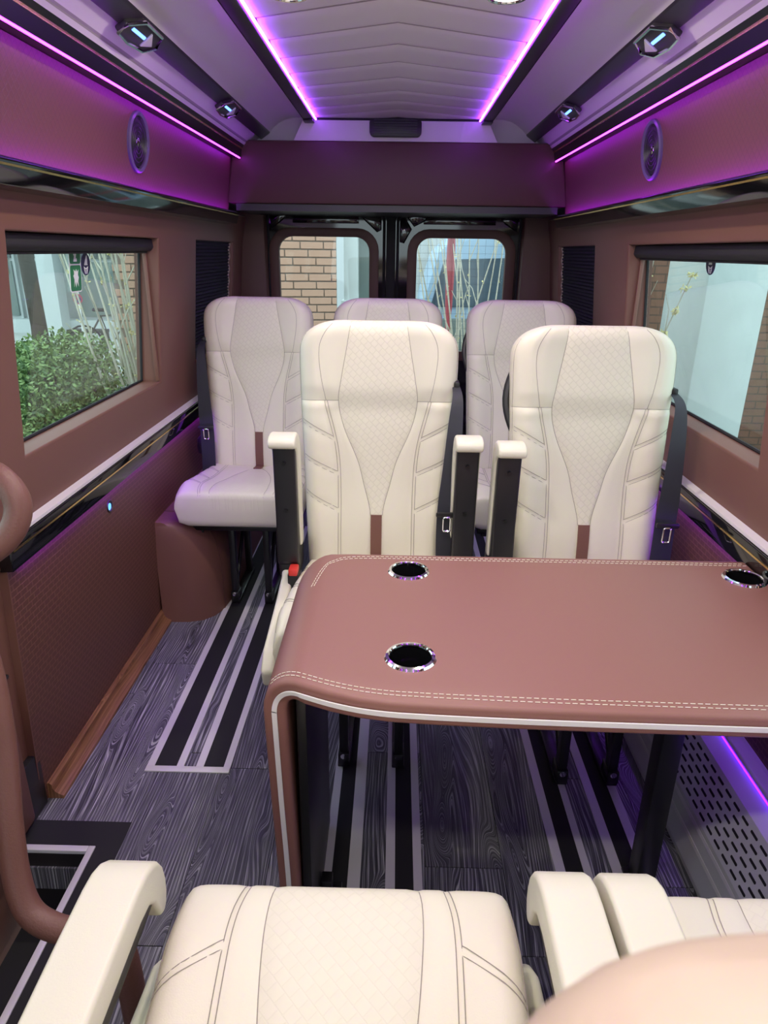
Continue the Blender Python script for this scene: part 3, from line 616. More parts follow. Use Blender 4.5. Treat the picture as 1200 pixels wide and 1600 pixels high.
# ------------------------------------------------------------------ floor rails
def rail(name, xs_silver, xs_black, y0, y1, lab, cap):
    c = (xs_silver[0][0] + xs_silver[-1][1]) / 2
    r = empty(name, (c, y0, 0)); tag(r, lab, 'floor rail', 'seat rails in the floor')
    for a, b in xs_silver: G().box(a - c, b - c, .008, y1 - y0, 0.0, .0035).build('silver_strip', M['silver'], r)
    for a, b in xs_black:
        G().box(a - c, b - c, .010, y1 - y0, 0.0, .0022).build('track_channel', M['black_rubber'], r)
    if cap: G().box(xs_silver[0][0] - c, xs_silver[-1][1] - c, 0, .022, 0, .0045).build('end_cap', M['silver'], r, bevel=.001)
    return r
rail('seat_rail', [(-.697, -.675), (-.611, -.590), (-.555, -.533), (-.475, -.455)], [(-.675, -.611), (-.533, -.475)], 1.537, 3.4, 'silver and black seat rail ending openly on the floor near the entry', True)
rail('seat_rail', [(-.152, -.131), (-.092, -.062), (-.002, .021), (.065, .086)], [(-.131, -.092), (.021, .065)], -.2, 3.4, 'silver and black seat rail running under the middle of the table', False)
rail('seat_rail', [(.410, .434), (.478, .497), (.548, .573), (.616, .64)], [(.434, .478), (.573, .616)], -.2, 3.4, 'silver and black seat rail beside the black table post', False)

# ------------------------------------------------------------------ seats
def pad_geo(H, Tf, Tb, xe, xc, xd, bump, diags, hseam, rt, rb, emb, pw=2.3, tpow=9, hp=2.8, bpow=8):
    def hfac(s):
        f = 1.0
        if s > H - rt: f *= max(0.0, 1 - ((s - (H - rt)) / rt) ** hp) ** (1 / hp)
        if s < rb: f *= max(0.0, 1 - ((rb - s) / rb) ** 2.4) ** (1 / 2.4)
        return f
    def depth(x, s):
        e = xe(s); t = min(1.0, abs(x) / e)
        g = max(0.0, 1 - t ** tpow) ** (1 / pw)
        return (Tf + bump(abs(x), s, e)) * g * hfac(s)
    def groove(x, s):
        ax = abs(x); d = 0.0
        if s > .17 or True:
            for sc in (xc(s), xd(s)): d += .0028 * math.exp(-((ax - sc) / .004) ** 2)
        if hseam and ax > xc(s): d += .003 * math.exp(-((s - hseam) / .005) ** 2)
        if ax > xd(s):
            for (s_in, s_out) in diags:
                t = (ax - xd(s)) / max(1e-4, xe(s) - xd(s)); sd = s_in + (s_out - s_in) * t
                d += .0035 * math.exp(-((s - sd) / .008) ** 2)
        return d
    S = [rb * (1 - math.cos(q * math.pi / 12)) for q in range(6)] + [rb + (H - rt - rb) * k / 60 for k in range(60)] + [H - rt + rt * math.sin(q * math.pi / 18) for q in range(10)]
    if hseam: S = sorted(S + [hseam - .003, hseam, hseam + .003])
    half = lambda s: [xc(s) * k / 6 for k in range(6)] + [xc(s) + (xd(s) - xc(s)) * k / 5 for k in range(5)] + [xd(s) + (xe(s) - xd(s)) * math.sin(k / 9 * math.pi / 2) for k in range(10)]
    V = []; nf = None
    for s in S:
        h = half(s); xs = [-a for a in reversed(h)] + h[1:]; nf = len(xs)
        for x in xs: V.append(emb(x, depth(x, s) - groove(x, s) * min(1, hfac(s) * 1.2), s))
        e = xe(s); f = hfac(s)
        for k in range(1, 10):
            x = e * math.cos(k * math.pi / 10); t = abs(x) / e
            V.append(emb(x, -Tb * f * max(0, 1 - t ** bpow) ** (1 / 2.2), s))
    n = nf + 9; Fb = []; Fc = []
    mid = (nf - 1) // 2
    for i in range(len(S) - 1):
        for k in range(n):
            q = (i * n + k, i * n + (k + 1) % n, (i + 1) * n + (k + 1) % n, (i + 1) * n + k)
            (Fc if mid - 6 <= k < mid + 6 else Fb).append(q)
    Fb += [tuple(range(n)), tuple((len(S) - 1) * n + k for k in range(n))]
    surf = lambda x, s, off=.0004: emb(x, depth(x, s) - groove(x, s) * min(1, hfac(s) * 1.2) + off, s)
    return V, Fb, Fc, surf
def submesh(V, F):
    used = sorted({i for f in F for i in f}); mp = {o: i for i, o in enumerate(used)}
    g = G(); g.v = [tuple(V[i]) for i in used]; g.f = [tuple(mp[i] for i in f) for f in F]; return g
def mesh_from(V, F, name, m):
    g = submesh(V, F); return g.mesh(name, m, smooth=True)

SM = {}    # shared seat meshes
HB = .735
def xe_b(s):
    tab = [(0, .206), (.15, .213), (.35, .221), (.5, .228), (.6, .2315), (HB - .10, .2315)]
    if s < HB - .10: return interp(tab, s)
    t = (s - (HB - .10)) / .10
    return .2315 - .125 * (1 - max(0, 1 - t ** 2.6) ** (1 / 2.0))
xc_b = lambda s: min(smooth_tab([(0, .018), (.17, .018), (.20, .022), (.26, .038), (.33, .056), (.43, .098), (.505, .114), (.57, .106), (.65, .092), (HB, .078)], s), xe_b(s) * .80)
xd_b = lambda s: min(smooth_tab([(0, .110), (.25, .110), (.37, .118), (.505, .149), (.60, .166), (.66, .167), (.70, .150), (HB, .12)], s), xe_b(s) * .93)
def bump_b(ax, s, e):
    t = ax / e
    sm = lambda a, b, x: (lambda q: q * q * (3 - 2 * q))(min(1, max(0, (x - a) / (b - a))))
    lower = 1 - sm(.48, .53, s); head = sm(.47, .55, s)
    return .026 * sm(.45, .85, t) * lower + .016 * sm(.35, .8, t) * head + .012 * math.exp(-((s - .12) / .10) ** 2) + .010 * head - .004
def back_meshes(rec):
    a = Vector((0, math.sin(rec), math.cos(rec))); nrm = Vector((0, -math.cos(rec), math.sin(rec))); base = Vector((0, 0.05, .485))
    emb = lambda x, d, s: tuple(Vector((x, 0, 0)) + base + a * s + nrm * d)
    V, Fb, Fc, surf = pad_geo(HB, .050, .045, xe_b, xc_b, xd_b, bump_b, [(.395, .448), (.292, .345), (.182, .240)], .508, .055, .03, emb)
    R = {'backrest': mesh_from(V, Fb, 'backrest', M['cream']), 'center': mesh_from(V, Fc, 'center_panel', M['cream_quilt'])}
    g = G()
    def line(fn, s0, s1, n=40, r=.00065): g.tube([surf(*fn(s0 + (s1 - s0) * k / n)) for k in range(n + 1)], r, 4)
    for q in (-1, 1):
        line(lambda s: (q * xc_b(s), s), .17, HB - .006)
        line(lambda s: (q * (xd_b(s) - .004), s), .01, .507); line(lambda s: (q * (xd_b(s) + .004), s), .01, .507)
        line(lambda s: (q * xd_b(s), s), .508, HB - .012)
        line(lambda t: (q * (xc_b(.508) + (xe_b(.508) * .985 - xc_b(.508)) * t), .508), 0, 1, 20)
        line(lambda s: (q * xe_b(s) * .975, s), .02, HB - .04, 40, .0006)
        for si, so in ((.395, .448), (.292, .345), (.182, .240)):
            for o in (-.0055, .0055):
                line(lambda t: (q * (xd_b(si) + (xe_b(so) * .96 - xd_b(si)) * t), si + (so - si) * t + o), 0.03, 1, 14)
    R['stitch'] = g.mesh('stitching', M['stitch_grey'])
    g = G(); n = 24
    for k in range(n):
        s0, s1 = .172 * k / n, .172 * (k + 1) / n
        P = [surf(-.0165, s0, .0052), surf(.0165, s0, .0052), surf(.0165, s1, .0052), surf(-.0165, s1, .0052)]
        Q = [surf(-.0165, s0, -.004), surf(.0165, s0, -.004), surf(.0165, s1, -.004), surf(-.0165, s1, -.004)]
        g.add(P + Q, [(0, 1, 2, 3), (0, 4, 5, 1), (1, 5, 6, 2), (2, 6, 7, 3), (3, 7, 4, 0)])
    R['strip'] = g.mesh('accent_strip', M['brown'])
    return R
HC = .50
def xe_c(s):
    tab = [(0, .205), (.12, .222), (.25, .236), (.40, .240), (.44, .239), (HC, .234)]
    return interp(tab, s)
xc_c = lambda s: smooth_tab([(0, .018), (.07, .018), (.12, .045), (.20, .074), (.30, .094), (.40, .105), (.46, .106), (HC, .100)], s)
xd_c = lambda s: smooth_tab([(0, .138), (.2, .144), (.35, .150), (.44, .150), (HC, .138)], s)
def bump_c(ax, s, e):
    t = ax / e
    return .012 * min(1, max(0, (t - .5) / .35)) * (1 if s < .4 else max(0, 1 - (s - .4) / .08)) + .012 * math.exp(-((s - .40) / .1) ** 2)
emb_c = lambda x, d, s: (x, .035 - s, .452 + .035 * s / HC + d)
V, Fb, Fc, surf_c = pad_geo(HC, .062, .075, xe_c, xc_c, xd_c, bump_c, [(.395, .34), (.285, .22), (.16, .10)], None, .055, .03, emb_c, tpow=22, hp=5.0, bpow=22)
SM['cushion'] = mesh_from(V, Fb, 'cushion', M['cream']); SM['cushion_center'] = mesh_from(V, Fc, 'center_panel', M['cream_quilt_flat'])
g = G()
def cl(fn, s0, s1, n=40, r=.00065): g.tube([surf_c(*fn(s0 + (s1 - s0) * k / n)) for k in range(n + 1)], r, 4)
for q in (-1, 1):
    cl(lambda s: (q * xc_c(s), s), .07, HC - .004)
    for o in (-.004, .004): cl(lambda s: (q * (xd_c(s) + o), s), .03, HC - .004)
    cl(lambda s: (q * xe_c(s) * .97, s), .04, HC - .02, 40, .0006)
    for si, so in ((.395, .34), (.285, .22), (.16, .10)):
        for o in (-.006, .006): cl(lambda t: (q * (xd_c(si) + .004 + (xe_c(so) * .95 - xd_c(si)) * t), si + (so - si) * t + o), 0, 1, 14)
SM['cushion_stitch'] = g.mesh('stitching', M['stitch_grey'])
g = G(); n = 8
for k in range(n):
    s0, s1 = .005 + .085 * k / n, .005 + .085 * (k + 1) / n
    P = [surf_c(x, s, .0052) for x, s in ((-.0165, s0), (.0165, s0), (.0165, s1), (-.0165, s1))]; Q = [surf_c(x, s, -.004) for x, s in ((-.0165, s0), (.0165, s0), (.0165, s1), (-.0165, s1))]
    g.add(P + Q, [(0, 1, 2, 3), (0, 4, 5, 1), (1, 5, 6, 2), (2, 6, 7, 3), (3, 7, 4, 0)])
SM['cushion_strip'] = g.mesh('accent_strip', M['brown'])

def arm_geo():
    """armrest lying along -y from its pivot at the origin: pad and bracket, in (l, h)"""
    pad = [(.0, .036), (.10, .042), (.20, .045), (.27, .045), (.297, .042), (.319, .033), (.337, .018), (.348, -.002), (.352, -.024), (.351, -.046), (.344, -.064), (.332, -.071), (.320, -.064), (.315, -.046), (.308, -.026), (.292, -.010), (.26, -.004), (.0, -.004)]
    br = [(-.02, -.004), (.0, -.002), (.30, -.001), (.318, -.012), (.327, -.032), (.30, -.034), (.10, -.040), (.02, -.052), (-.03, -.052), (-.055, -.030), (-.05, .0)]
    w_ = .0365
    P = G().prism([(-l, h) for l, h in pad], 'x', -w_, w_)
    B = G().prism([(-l, h) for l, h in br], 'x', -w_ * .84, w_ * .84)
    Sc = []
    for l in (.27, .13): Sc.append(G().lathe([(.0055, -.045), (.0055, -.034)], (0, -l, 0), 'z', 12))
    St = G()
    for q in (-1, 1): St.tube([(q * (w_ - .0065), -l, h - .0035) for l, h in pad[1:5]], .0007, 4)
    return P, B, Sc, St
for key, ang, PIV in (('down', 0.0, Vector((0, -.080, .615))), ('up', R_(-86), Vector((0, -.045, .590)))):
    P, B, Sc, St = arm_geo()
    mt = Matrix.Translation(PIV) @ Matrix.Rotation(ang, 4, 'X')
    SM['arm_pad_' + key] = P.xf(mt).mesh('armrest', M['cream'], bevel=.018, segs=5)
    SM['arm_br_' + key] = B.xf(mt).mesh('armrest_bracket', M['black_plastic'], bevel=.006, segs=3)
    SM['arm_screw_' + key] = [s_.xf(mt).mesh('screw', M['black_steel'], smooth=True) for s_ in Sc]
    SM['arm_st_' + key] = St.xf(mt).mesh('stitching', M['stitch_grey'])
AX = {'up': .250, 'down': .285}
# hinge housing, side shield, lever, buckle, frame, legs, belts, handle
SM['hinge'] = G().prism([(.03, .50), (-.075, .50), (-.085, .53), (-.07, .59), (-.02, .625), (.03, .61)], 'x', -.030, .030).mesh('armrest_hinge', M['black_plastic'], bevel=.010, segs=3)
sh = [(.09, .36), (-.36, .34), (-.43, .37), (-.445, .42), (-.40, .46), (-.20, .49), (-.09, .515), (-.05, .585), (.03, .60), (.09, .56)]
SM['shield'] = G().prism(sh, 'x', -.017, .017).mesh('side_shield', M['cream'], bevel=.010, segs=3)
SM['lever'] = G().prism([(-.20, .405), (-.33, .395), (-.345, .425), (-.21, .455)], 'x', -.004, .004).mesh('recline_lever', M['black_plastic'], bevel=.002)
SM['buckle'] = G().box(-.016, .016, -.13, -.085, .485, .535).mesh('belt_buckle', M['black_plastic'], bevel=.004)
SM['buckle_btn'] = G().box(-.013, .013, -.133, -.09, .53, .552).mesh('release_button', M['red'], bevel=.005)
g = G(); g.box(-.20, .20, -.40, .06, .375, .395)
for q in (-1, 1): g.box(q * .17 - .012, q * .17 + .012, -.38, .05, .355, .376)
SM['frame'] = g.mesh('seat_frame', M['black_steel'], bevel=.003)
g = G(); g.box(-.018, .018, -.30, .02, .0045, .022); g.box(-.013, .013, -.30, -.265, .02, .377); g.box(-.013, .013, -.03, .005, .02, .377)
g.tube([(0, -.28, .05), (0, -.02, .34)], .009, 6); g.box(-.016, .016, -.31, -.25, .02, .06)
SM['leg'] = g.mesh('leg', M['black_steel'], bevel=.003)
SM['leg_bolt'] = G().lathe([(.009, -.0), (.009, .008), (.005, .010)], (0, -.31, .05), 'y', 10).xf(Matrix.Translation((0, 0, 0))).mesh('bolt', M['chrome'], smooth=True)
SM['shell'] = None
def ribbon_mesh(pts, wds, th=.0016):
    g = G(); P = [Vector(p) for p in pts]; V = []
    for i, p in enumerate(P):
        for dx, dy in ((-wds[i], 0), (wds[i], 0), (wds[i], th), (-wds[i], th)): V.append((p.x + dx, p.y + dy + .25 * dx * dx / max(wds[i], .01), p.z))
    g.add(V, [(i * 4 + k, i * 4 + (k + 1) % 4, (i + 1) * 4 + (k + 1) % 4, (i + 1) * 4 + k) for i in range(len(P) - 1) for k in range(4)] + [(0, 1, 2, 3)])
    return g
def belt_meshes(sd):
    pts = spline([(sd * .222, .125, 1.045), (sd * .226, .04, 1.02), (sd * .221, .0, .95), (sd * .212, -.035, .80), (sd * .204, -.055, .68), (sd * .206, -.06, .55), (sd * .21, -.06, .47)], 6)
    n = len(pts); wd = [.008 + .0205 * min(1, i / (n * .55)) for i in range(n)]
    r = {'belt': ribbon_mesh(pts, wd).mesh('seat_belt', M['belt'], smooth=True)}
    tz = .70; ty = -.060
    r['tongue'] = G().add(*(lambda p: (p.v, p.f))(G().prism(rrect(sd * .204 - .032, sd * .204 + .032, tz - .007, tz + .009, .006), 'y', ty - .008, ty - .001))).mesh('belt_tongue', M['black_plastic'], bevel=.002)
    lp = [(a, ty - .007, b) for a, b in rrect(sd * .204 - .010, sd * .204 + .010, tz - .048, tz - .006, .005)]
    r['ring'] = G().tube(lp + [lp[0]], .0028, 6).mesh('tongue_blade', M['chrome'], smooth=True)
    r['guide'] = G().prism(rrect(sd * .226 - .008, sd * .226 + .008, 1.03, 1.052, .006), 'y', .085, .13).mesh('belt_guide', M['black_plastic'], bevel=.003)
    return r
SM['belt+'] = belt_meshes(1); SM['belt-'] = belt_meshes(-1)
SM['lump'] = G().lathe([(.012, -.04), (.03, -.03), (.034, .0), (.03, .03), (.012, .05)], (0, .0, .60), 'z', 14).mesh('belt_retractor', M['black_plastic'], smooth=True)
for sd in (-1, 1):
    q = [(sd * (.205 + .032 * math.sin(k * math.pi / 12)), .105 + .05 * (k / 12), .90 + .215 * k / 12) for k in range(13)]
    SM['handle%d' % sd] = G().tube(q, .011, 8).mesh('grab_handle', M['black_plastic'], smooth=True)

def seat(x, y, label, facing=0, rec=9.0, arms=('down', 'down'), belt=0, handle=0, legs=.078, buckle=True):
    t = empty('passenger_seat', (x, y, 0), facing); tag(t, label, 'seat', 'cream leather passenger seats')
    key = 'back%.1f' % rec
    if key not in SM: SM[key] = back_meshes(R_(rec))
    B = SM[key]
    b = link('backrest', B['backrest'], t)
    link('center_panel', B['center'], b); link('stitching', B['stitch'], b); link('accent_strip', B['strip'], b)['label'] = 'brown leather accent strip'
    c = link('cushion', SM['cushion'], t)
    link('center_panel', SM['cushion_center'], c); link('stitching', SM['cushion_stitch'], c); link('accent_strip', SM['cushion_strip'], c)
    for sd, a in zip((-1, 1), arms):
        if a:
            p = link('armrest', SM['arm_pad_' + a], t); p.location.x = sd * AX[a]
            for nm, me in [('armrest_bracket', SM['arm_br_' + a]), ('stitching', SM['arm_st_' + a])] + [('screw', m_) for m_ in SM['arm_screw_' + a]]:
                link(nm, me, p)
            h = link('armrest_hinge', SM['hinge'], t); h.location.x = sd * AX[a]
        if a:
            o = link('side_shield', SM['shield'], t); o.location.x = sd * .255
            l = link('recline_lever', SM['lever'], o); l.location.x = sd * .019
        if buckle and a and sd != belt:
            k = link('belt_buckle', SM['buckle'], t); k.location.x = sd * .232; link('release_button', SM['buckle_btn'], k)
    link('seat_frame', SM['frame'], t)
    for o_ in (-legs, legs):
        lg = link('leg', SM['leg'], t); lg.location.x = o_; bo = link('bolt', SM['leg_bolt'], lg)
    if belt:
        R = SM['belt+' if belt > 0 else 'belt-']
        bl = link('seat_belt', R['belt'], t); tg = link('belt_tongue', R['tongue'], bl); link('tongue_blade', R['ring'], bl); link('belt_guide', R['guide'], t)
    if handle: link('grab_handle', SM['handle%d' % handle], t)
    return t
PI = math.pi
seat(-.050, 1.87, 'cream seat facing the table, nearer the aisle, armrests folded up', 0, 9, ('up', 'up'), belt=1)
seat(.555, 1.82, 'cream seat facing the table beside the pillar window, belt at wall', 0, 9, ('up', None), belt=1, handle=-1, legs=.07)
sc_ = seat(-.585, 2.83, 'cream back row seat standing alone over the wheel arch', 0, 9, (None, None), belt=-1, legs=.07)
lp = link('belt_retractor', SM['lump'], sc_); lp.location = (-.238, .02, 0)
seat(-.037, 2.85, 'cream back row seat in the middle, mostly hidden by the seat before it', 0, 9, (None, None))
seat(.528, 2.85, 'cream back row seat on the heater side with black grab handle', 0, 9, (None, None), handle=-1)
seat(-.055, .26, 'nearest cream seat turned towards the table, cushion seen from above', PI, 14, ('down', 'down'))
seat(.600, .26, 'nearest cream seat by the wall, partly behind the tan seat back', PI, 14, (None, 'down'))

# ------------------------------------------------------------------ table
tb = empty('folding_table', (.3, 1.2, 0)); tag(tb, 'brown leather table with white piping, cup holders and waterfall leg', 'table')
TX, TY, TZ = .3, 1.2, .72
def front_y(x): return smooth_tab([(-.215, .985), (-.18, .972), (-.12, .945), (-.06, .925), (.0, .914), (.2, .904), (.5, .898), (.84, .894)], x)
XL, XR, YB = -.222, .84, 1.49
# outline of the top (counter clockwise from the front at the leg), the leg side is part of the fall
def back_corner(n=8, r=.11):
    return [(XL + .03 + r + r * math.cos(R_(90 + 90 * k / n)) , YB - r + r * math.sin(R_(90 + 90 * k / n))) for k in range(n + 1)]
# cross profile (x along the fall): s from the bottom of the leg up and over to the wall
def fall_path():
    P = []
    r = .075; xo = XL
    P.append((xo + .012, .03)); P.append((xo + .010, .25)); P.append((xo + .004, .45)); P.append((xo, TZ - r - .02))
    for k in range(0, 9):
        a = R_(180 - 90 * k / 8); P.append((xo + r + r * math.cos(a), TZ - r + r * math.sin(a)))
    for x in (-.10, -.05, 0, .05, .1, .2, .3, .4, .5, .6, .7, .84): P.append((x, TZ))
    return P
FP = fall_path()
def y_front(x, z):
    if z < TZ - .075: return .985 - .02 * (TZ - z) * 0
    return front_y(x)
def y_back(x, z):
    # rounded rear corner by the leg
    r = .10
    if x < XL + r:
        q = (XL + r - x) / r
        return YB - r + r * math.sqrt(max(0, 1 - min(1, q) ** 2)) if z > TZ - .08 else YB - r - .03
    return YB
th = .042
# thickness direction: inward normal of the path
def inner(i):
    p = Vector((FP[i][0], FP[i][1])); a = Vector(FP[max(i - 1, 0)]); b = Vector(FP[min(i + 1, len(FP) - 1)])
    t = (b - a).normalized(); nrm = Vector((t.y, -t.x))
    return p + nrm * th
ny = 10; V = []; F = []; npth = len(FP)
for lay in (0, 1):
    for i in range(npth):
        px, pz = FP[i] if lay == 0 else inner(i)
        fx, fz = FP[i]
        y0, y1 = y_front(fx, fz), y_back(fx, fz)
        for j in range(ny + 1): V.append((px - TX, y0 + (y1 - y0) * j / ny - TY, pz))
N1 = npth * (ny + 1)
for i in range(npth - 1):
    for j in range(ny):
        a = i * (ny + 1) + j; F.append((a, a + 1, a + ny + 2, a + ny + 1)); F.append((N1 + a, N1 + a + ny + 1, N1 + a + ny + 2, N1 + a + 1))
    for j in (0, ny):
        a = i * (ny + 1) + j; F.append((a, a + ny + 1, N1 + a + ny + 1, N1 + a))
for i in (0, npth - 1):
    for j in range(ny):
        a = i * (ny + 1) + j; F.append((a, a + 1, N1 + a + 1, N1 + a))
g = G().add(V, F); top = g.build('table_top', M['brown_lit'], tb, bevel=.008, segs=3)
# piping along the front edge
pp = []
for i in range(npth):
    p = (Vector(FP[i]) + inner(i)) / 2; pp.append((p.x - TX, y_front(*FP[i]) - TY - .0015, p.y))
pps = spline(pp, 3)
g = G(); Vp = []
for i, p in enumerate(pps):
    t = (pps[min(i + 1, len(pps) - 1)] - pps[max(i - 1, 0)]).normalized(); nr = Vector((t.z, 0, -t.x))
    for a, b in ((-.0045, 0), (-.0045, -.003), (.0045, -.003), (.0045, 0)): Vp.append(p + nr * a + Vector((0, b, 0)))
g.add(Vp, [(i * 4 + k, i * 4 + (k + 1) % 4, (i + 1) * 4 + (k + 1) % 4, (i + 1) * 4 + k) for i in range(len(pps) - 1) for k in range(4)])
g.build('white_piping', M['piping'], top)
# dashed double stitching on the top
def stitches(path, nm):
    g = G(); L = 0; P = [Vector(p) for p in path]; seg = []
    dense = spline(P, 10); acc = 0; cur = [dense[0]]; on = True
    for a, b in zip(dense, dense[1:]):
        m_ = max(1, int((b - a).length / .0018))
        for k in range(m_):
            q = a.lerp(b, (k + 1) / m_); acc += (b - a).length / m_
            if on: cur.append(q)
            if acc > (.0065 if on else .0022):
                if on and len(cur) > 1: g.tube([cur[0], cur[len(cur) // 2], cur[-1]], .0009, 4)
                on = not on; acc = 0; cur = [q]
    g.build(nm, M['stitch_cream'], top)
for off in (.020, .030):
    i0 = 7
    path = [(FP[i][0] - TX, front_y(FP[i][0]) + off - TY, FP[i][1] + .0008) for i in range(i0, npth)]
    stitches(path, 'front_stitching')
    path = [(XL + .012 + (off - .02) - TX, .985 + off * 3 - TY, TZ - .022)] if False else []
    cn = [(XL + .035 + off * .6, YB - .17), (XL + .05 + off * .6, YB - .09), (XL + .085, YB - .045 - (off - .02)), (XL + .15, YB - off), (.2, YB - off), (.5, YB - off), (.83, YB - off)]
    def zt(x): return TZ + .0008 if x > XL + .075 else TZ - .075 + math.sqrt(max(0, .075 ** 2 - (XL + .075 - x) ** 2)) + .001
    stitches([(a - TX, b - TY, zt(a)) for a, b in cn], 'back_stitching')
# black inner frame of the leg, hinge and the post
G().box(XL + .056 - TX, XL + .074 - TX, 1.0 - TY, 1.36 - TY, .015, .66).build('leg_frame', M['black_steel'], tb, bevel=.003)
g = G().box(XL + .05 - TX, XL + .12 - TX, 1.13 - TY, 1.17 - TY, .004, .03); g.box(XL + .075 - TX, XL + .10 - TX, 1.13 - TY, 1.16 - TY, .02, .07); g.build('floor_lock', M['black_steel'], tb, bevel=.003)
G().box(  .582 - TX, .628 - TX, 1.185 - TY, 1.235 - TY, .004, TZ - th - .002).build('post', M['black_steel'], tb, bevel=.004)
G().box(.57 - TX, .64 - TX, 1.175 - TY, 1.245 - TY, .0045, .014).build('post_foot', M['black_steel'], tb, bevel=.003)
G().box(-.12 - TX, .80 - TX, 1.10 - TY, 1.30 - TY, TZ - th - .02, TZ - th - .001).build('support_plate', M['black_steel'], tb, bevel=.003)
for cx, cy in ((.036, 1.047), (.038, 1.400), (.825 - .03, 1.395)):
    h = empty('cup_holder', (cx - TX, cy - TY, TZ)); h.parent = tb
    G().lathe([(.0365, .0015), (.0395, .0045), (.0445, .0035), (.0475, 0.0), (.0445, -.001), (.0365, -.004)], (0, 0, 0), 'z', 48, closed=True).build('rim', M['chrome'], h, smooth=True)
    G().lathe([(.0372, .0022), (.0362, .0006), (.0345, .0006)], (0, 0, 0), 'z', 48).v  # profile kept light
    g = G(); n = 40
    prof = [(.0370, .0025), (.0350, .0012), (.0345, .0010), (.0340, .0008)]
    g = G(); V = []; F = []
    for r_, z_ in ((.0372, .0030), (.0360, .0010)):
        for k in range(n): V.append((r_ * math.cos(2 * PI * k / n), r_ * math.sin(2 * PI * k / n), z_))
    F = [(k, (k + 1) % n, n + (k + 1) % n, n + k) for k in range(n)]
    g.add(V, F); g.build('inner_lip', M['black_gloss'], h, smooth=True)

# real holes for the cups: cut the table top with boolean cylinders
def cut_holes(o, centers, r):
    bm = bmesh.new()
    for cx, cy in centers:
        bmesh.ops.create_cone(bm, cap_ends=True, segments=40, radius1=r, radius2=r, depth=.2, matrix=Matrix.Translation((cx, cy, TZ)))
    me = bpy.data.meshes.new('cutter'); bm.to_mesh(me); bm.free()
    c = bpy.data.objects.new('cutter', me); COL.objects.link(c); c.parent = tb
    md = o.modifiers.new('cut', 'BOOLEAN'); md.operation = 'DIFFERENCE'; md.object = c; md.solver = 'EXACT'
    dg = bpy.context.evaluated_depsgraph_get(); dg.update()
    nm = bpy.data.meshes.new_from_object(o.evaluated_get(dg)); o.modifiers.clear(); o.data = nm
    nm.polygons.foreach_set('use_smooth', [True] * len(nm.polygons)); nm.set_sharp_from_angle(angle=R_(38))
    bpy.data.objects.remove(c)
CUPS = ((.036, 1.047), (.038, 1.400), (.795, 1.395))
cut_holes(top, [(a - TX, b - TY) for a, b in CUPS], .0368)
sp_ = [c for c in tb.children if c.name.startswith('support_plate')][0]
cut_holes(sp_, [(a - TX, b - TY) for a, b in CUPS], .0375)
for (cx, cy), h in zip(CUPS, [c for c in tb.children if c.name.startswith('cup_holder')]):
    g = G(); n = 40; V = []; F = []
    pr = [(.0366, -.001), (.0355, -.03), (.034, -.062), (.030, -.066), (.012, -.067), (.010, -.064), (.0005, -.064)]
    for r_, z_ in pr:
        for k in range(n): V.append((r_ * math.cos(2 * PI * k / n), r_ * math.sin(2 * PI * k / n), z_))
    for i in range(len(pr) - 1): F += [(i * n + k, i * n + (k + 1) % n, (i + 1) * n + (k + 1) % n, (i + 1) * n + k) for k in range(n)]
    g.add(V, F); g.build('cup', M['black_gloss'], h, smooth=True, recalc=False)

# ------------------------------------------------------------------ heater along the wall
ht = empty('wall_heater', (.80, 1.5, 0)); tag(ht, 'grey slotted wall heater with purple strip light beside the table post', 'heater')
prof = [(-.072, .003), (-.074, .02), (-.066, .10), (-.060, .145), (-.012, .265), (.030, .282), (.085, .282), (.085, .003)]
G().prism([(a, b) for a, b in prof], 'y', -1.6, 1.3).build('casing', M['heater'], ht)
G().prism([(-.0665, .083), (-.0705, .083), (-.0680, .091), (-.0645, .091)], 'y', -1.6, 1.3).build('ridge', M['silver'], ht)
G().prism([(-.0625, .125), (-.0650, .125), (-.0625, .133), (-.060, .133)], 'y', -1.6, 1.3).build('ridge', M['silver'], ht)
fa = Vector((-.060, 0, .145)); fb = Vector((-.012, 0, .265)); dirf = (fb - fa); L_ = dirf.length; dirf.normalize(); nrm = Vector((-dirf.z, 0, dirf.x))
cnt = 0
g = G()
for row in range(6):
    for col in range(56):
        yy = -1.0 + col * .040 + (.020 if row % 2 else 0)
        if yy > 1.2: continue
        c = fa + dirf * (.014 + row * .0195) + Vector((0, yy, 0)) + nrm * .0004
        P = []
        for k in range(8):
            a = R_(k * 45 + 22.5); u = .0035 * math.cos(a); v = .0035 * math.sin(a) + (.0105 if math.sin(a) > 0 else -.0105)
            P.append(c + dirf * u + Vector((0, v, 0)))
        g.add([tuple(p) for p in P] + [tuple(p - nrm * .004) for p in P], [tuple(range(8))] + [(k, (k + 1) % 8, 8 + (k + 1) % 8, 8 + k) for k in range(8)])
o = g.build('grille_slots', M['black_rubber'], ht); o['kind'] = 'stuff'
G().prism([(.0265, .2835), (.0265, .288), (.0295, .288), (.0295, .2835)], 'y', -1.6, 1.3).build('led_strip', M['led_heater'], ht)
G().prism([(.030, .2825), (.024, .300), (.028, .306), (.055, .306), (.055, .2825)], 'y', -1.6, 1.3).build('top_lip', M['heater'], ht, bevel=.002)
for y in (-.1, -.5): G().lathe([(.006, 0), (.004, .004)], (.040, y, .306), 'z', 10).build('screw', M['chrome'], ht)

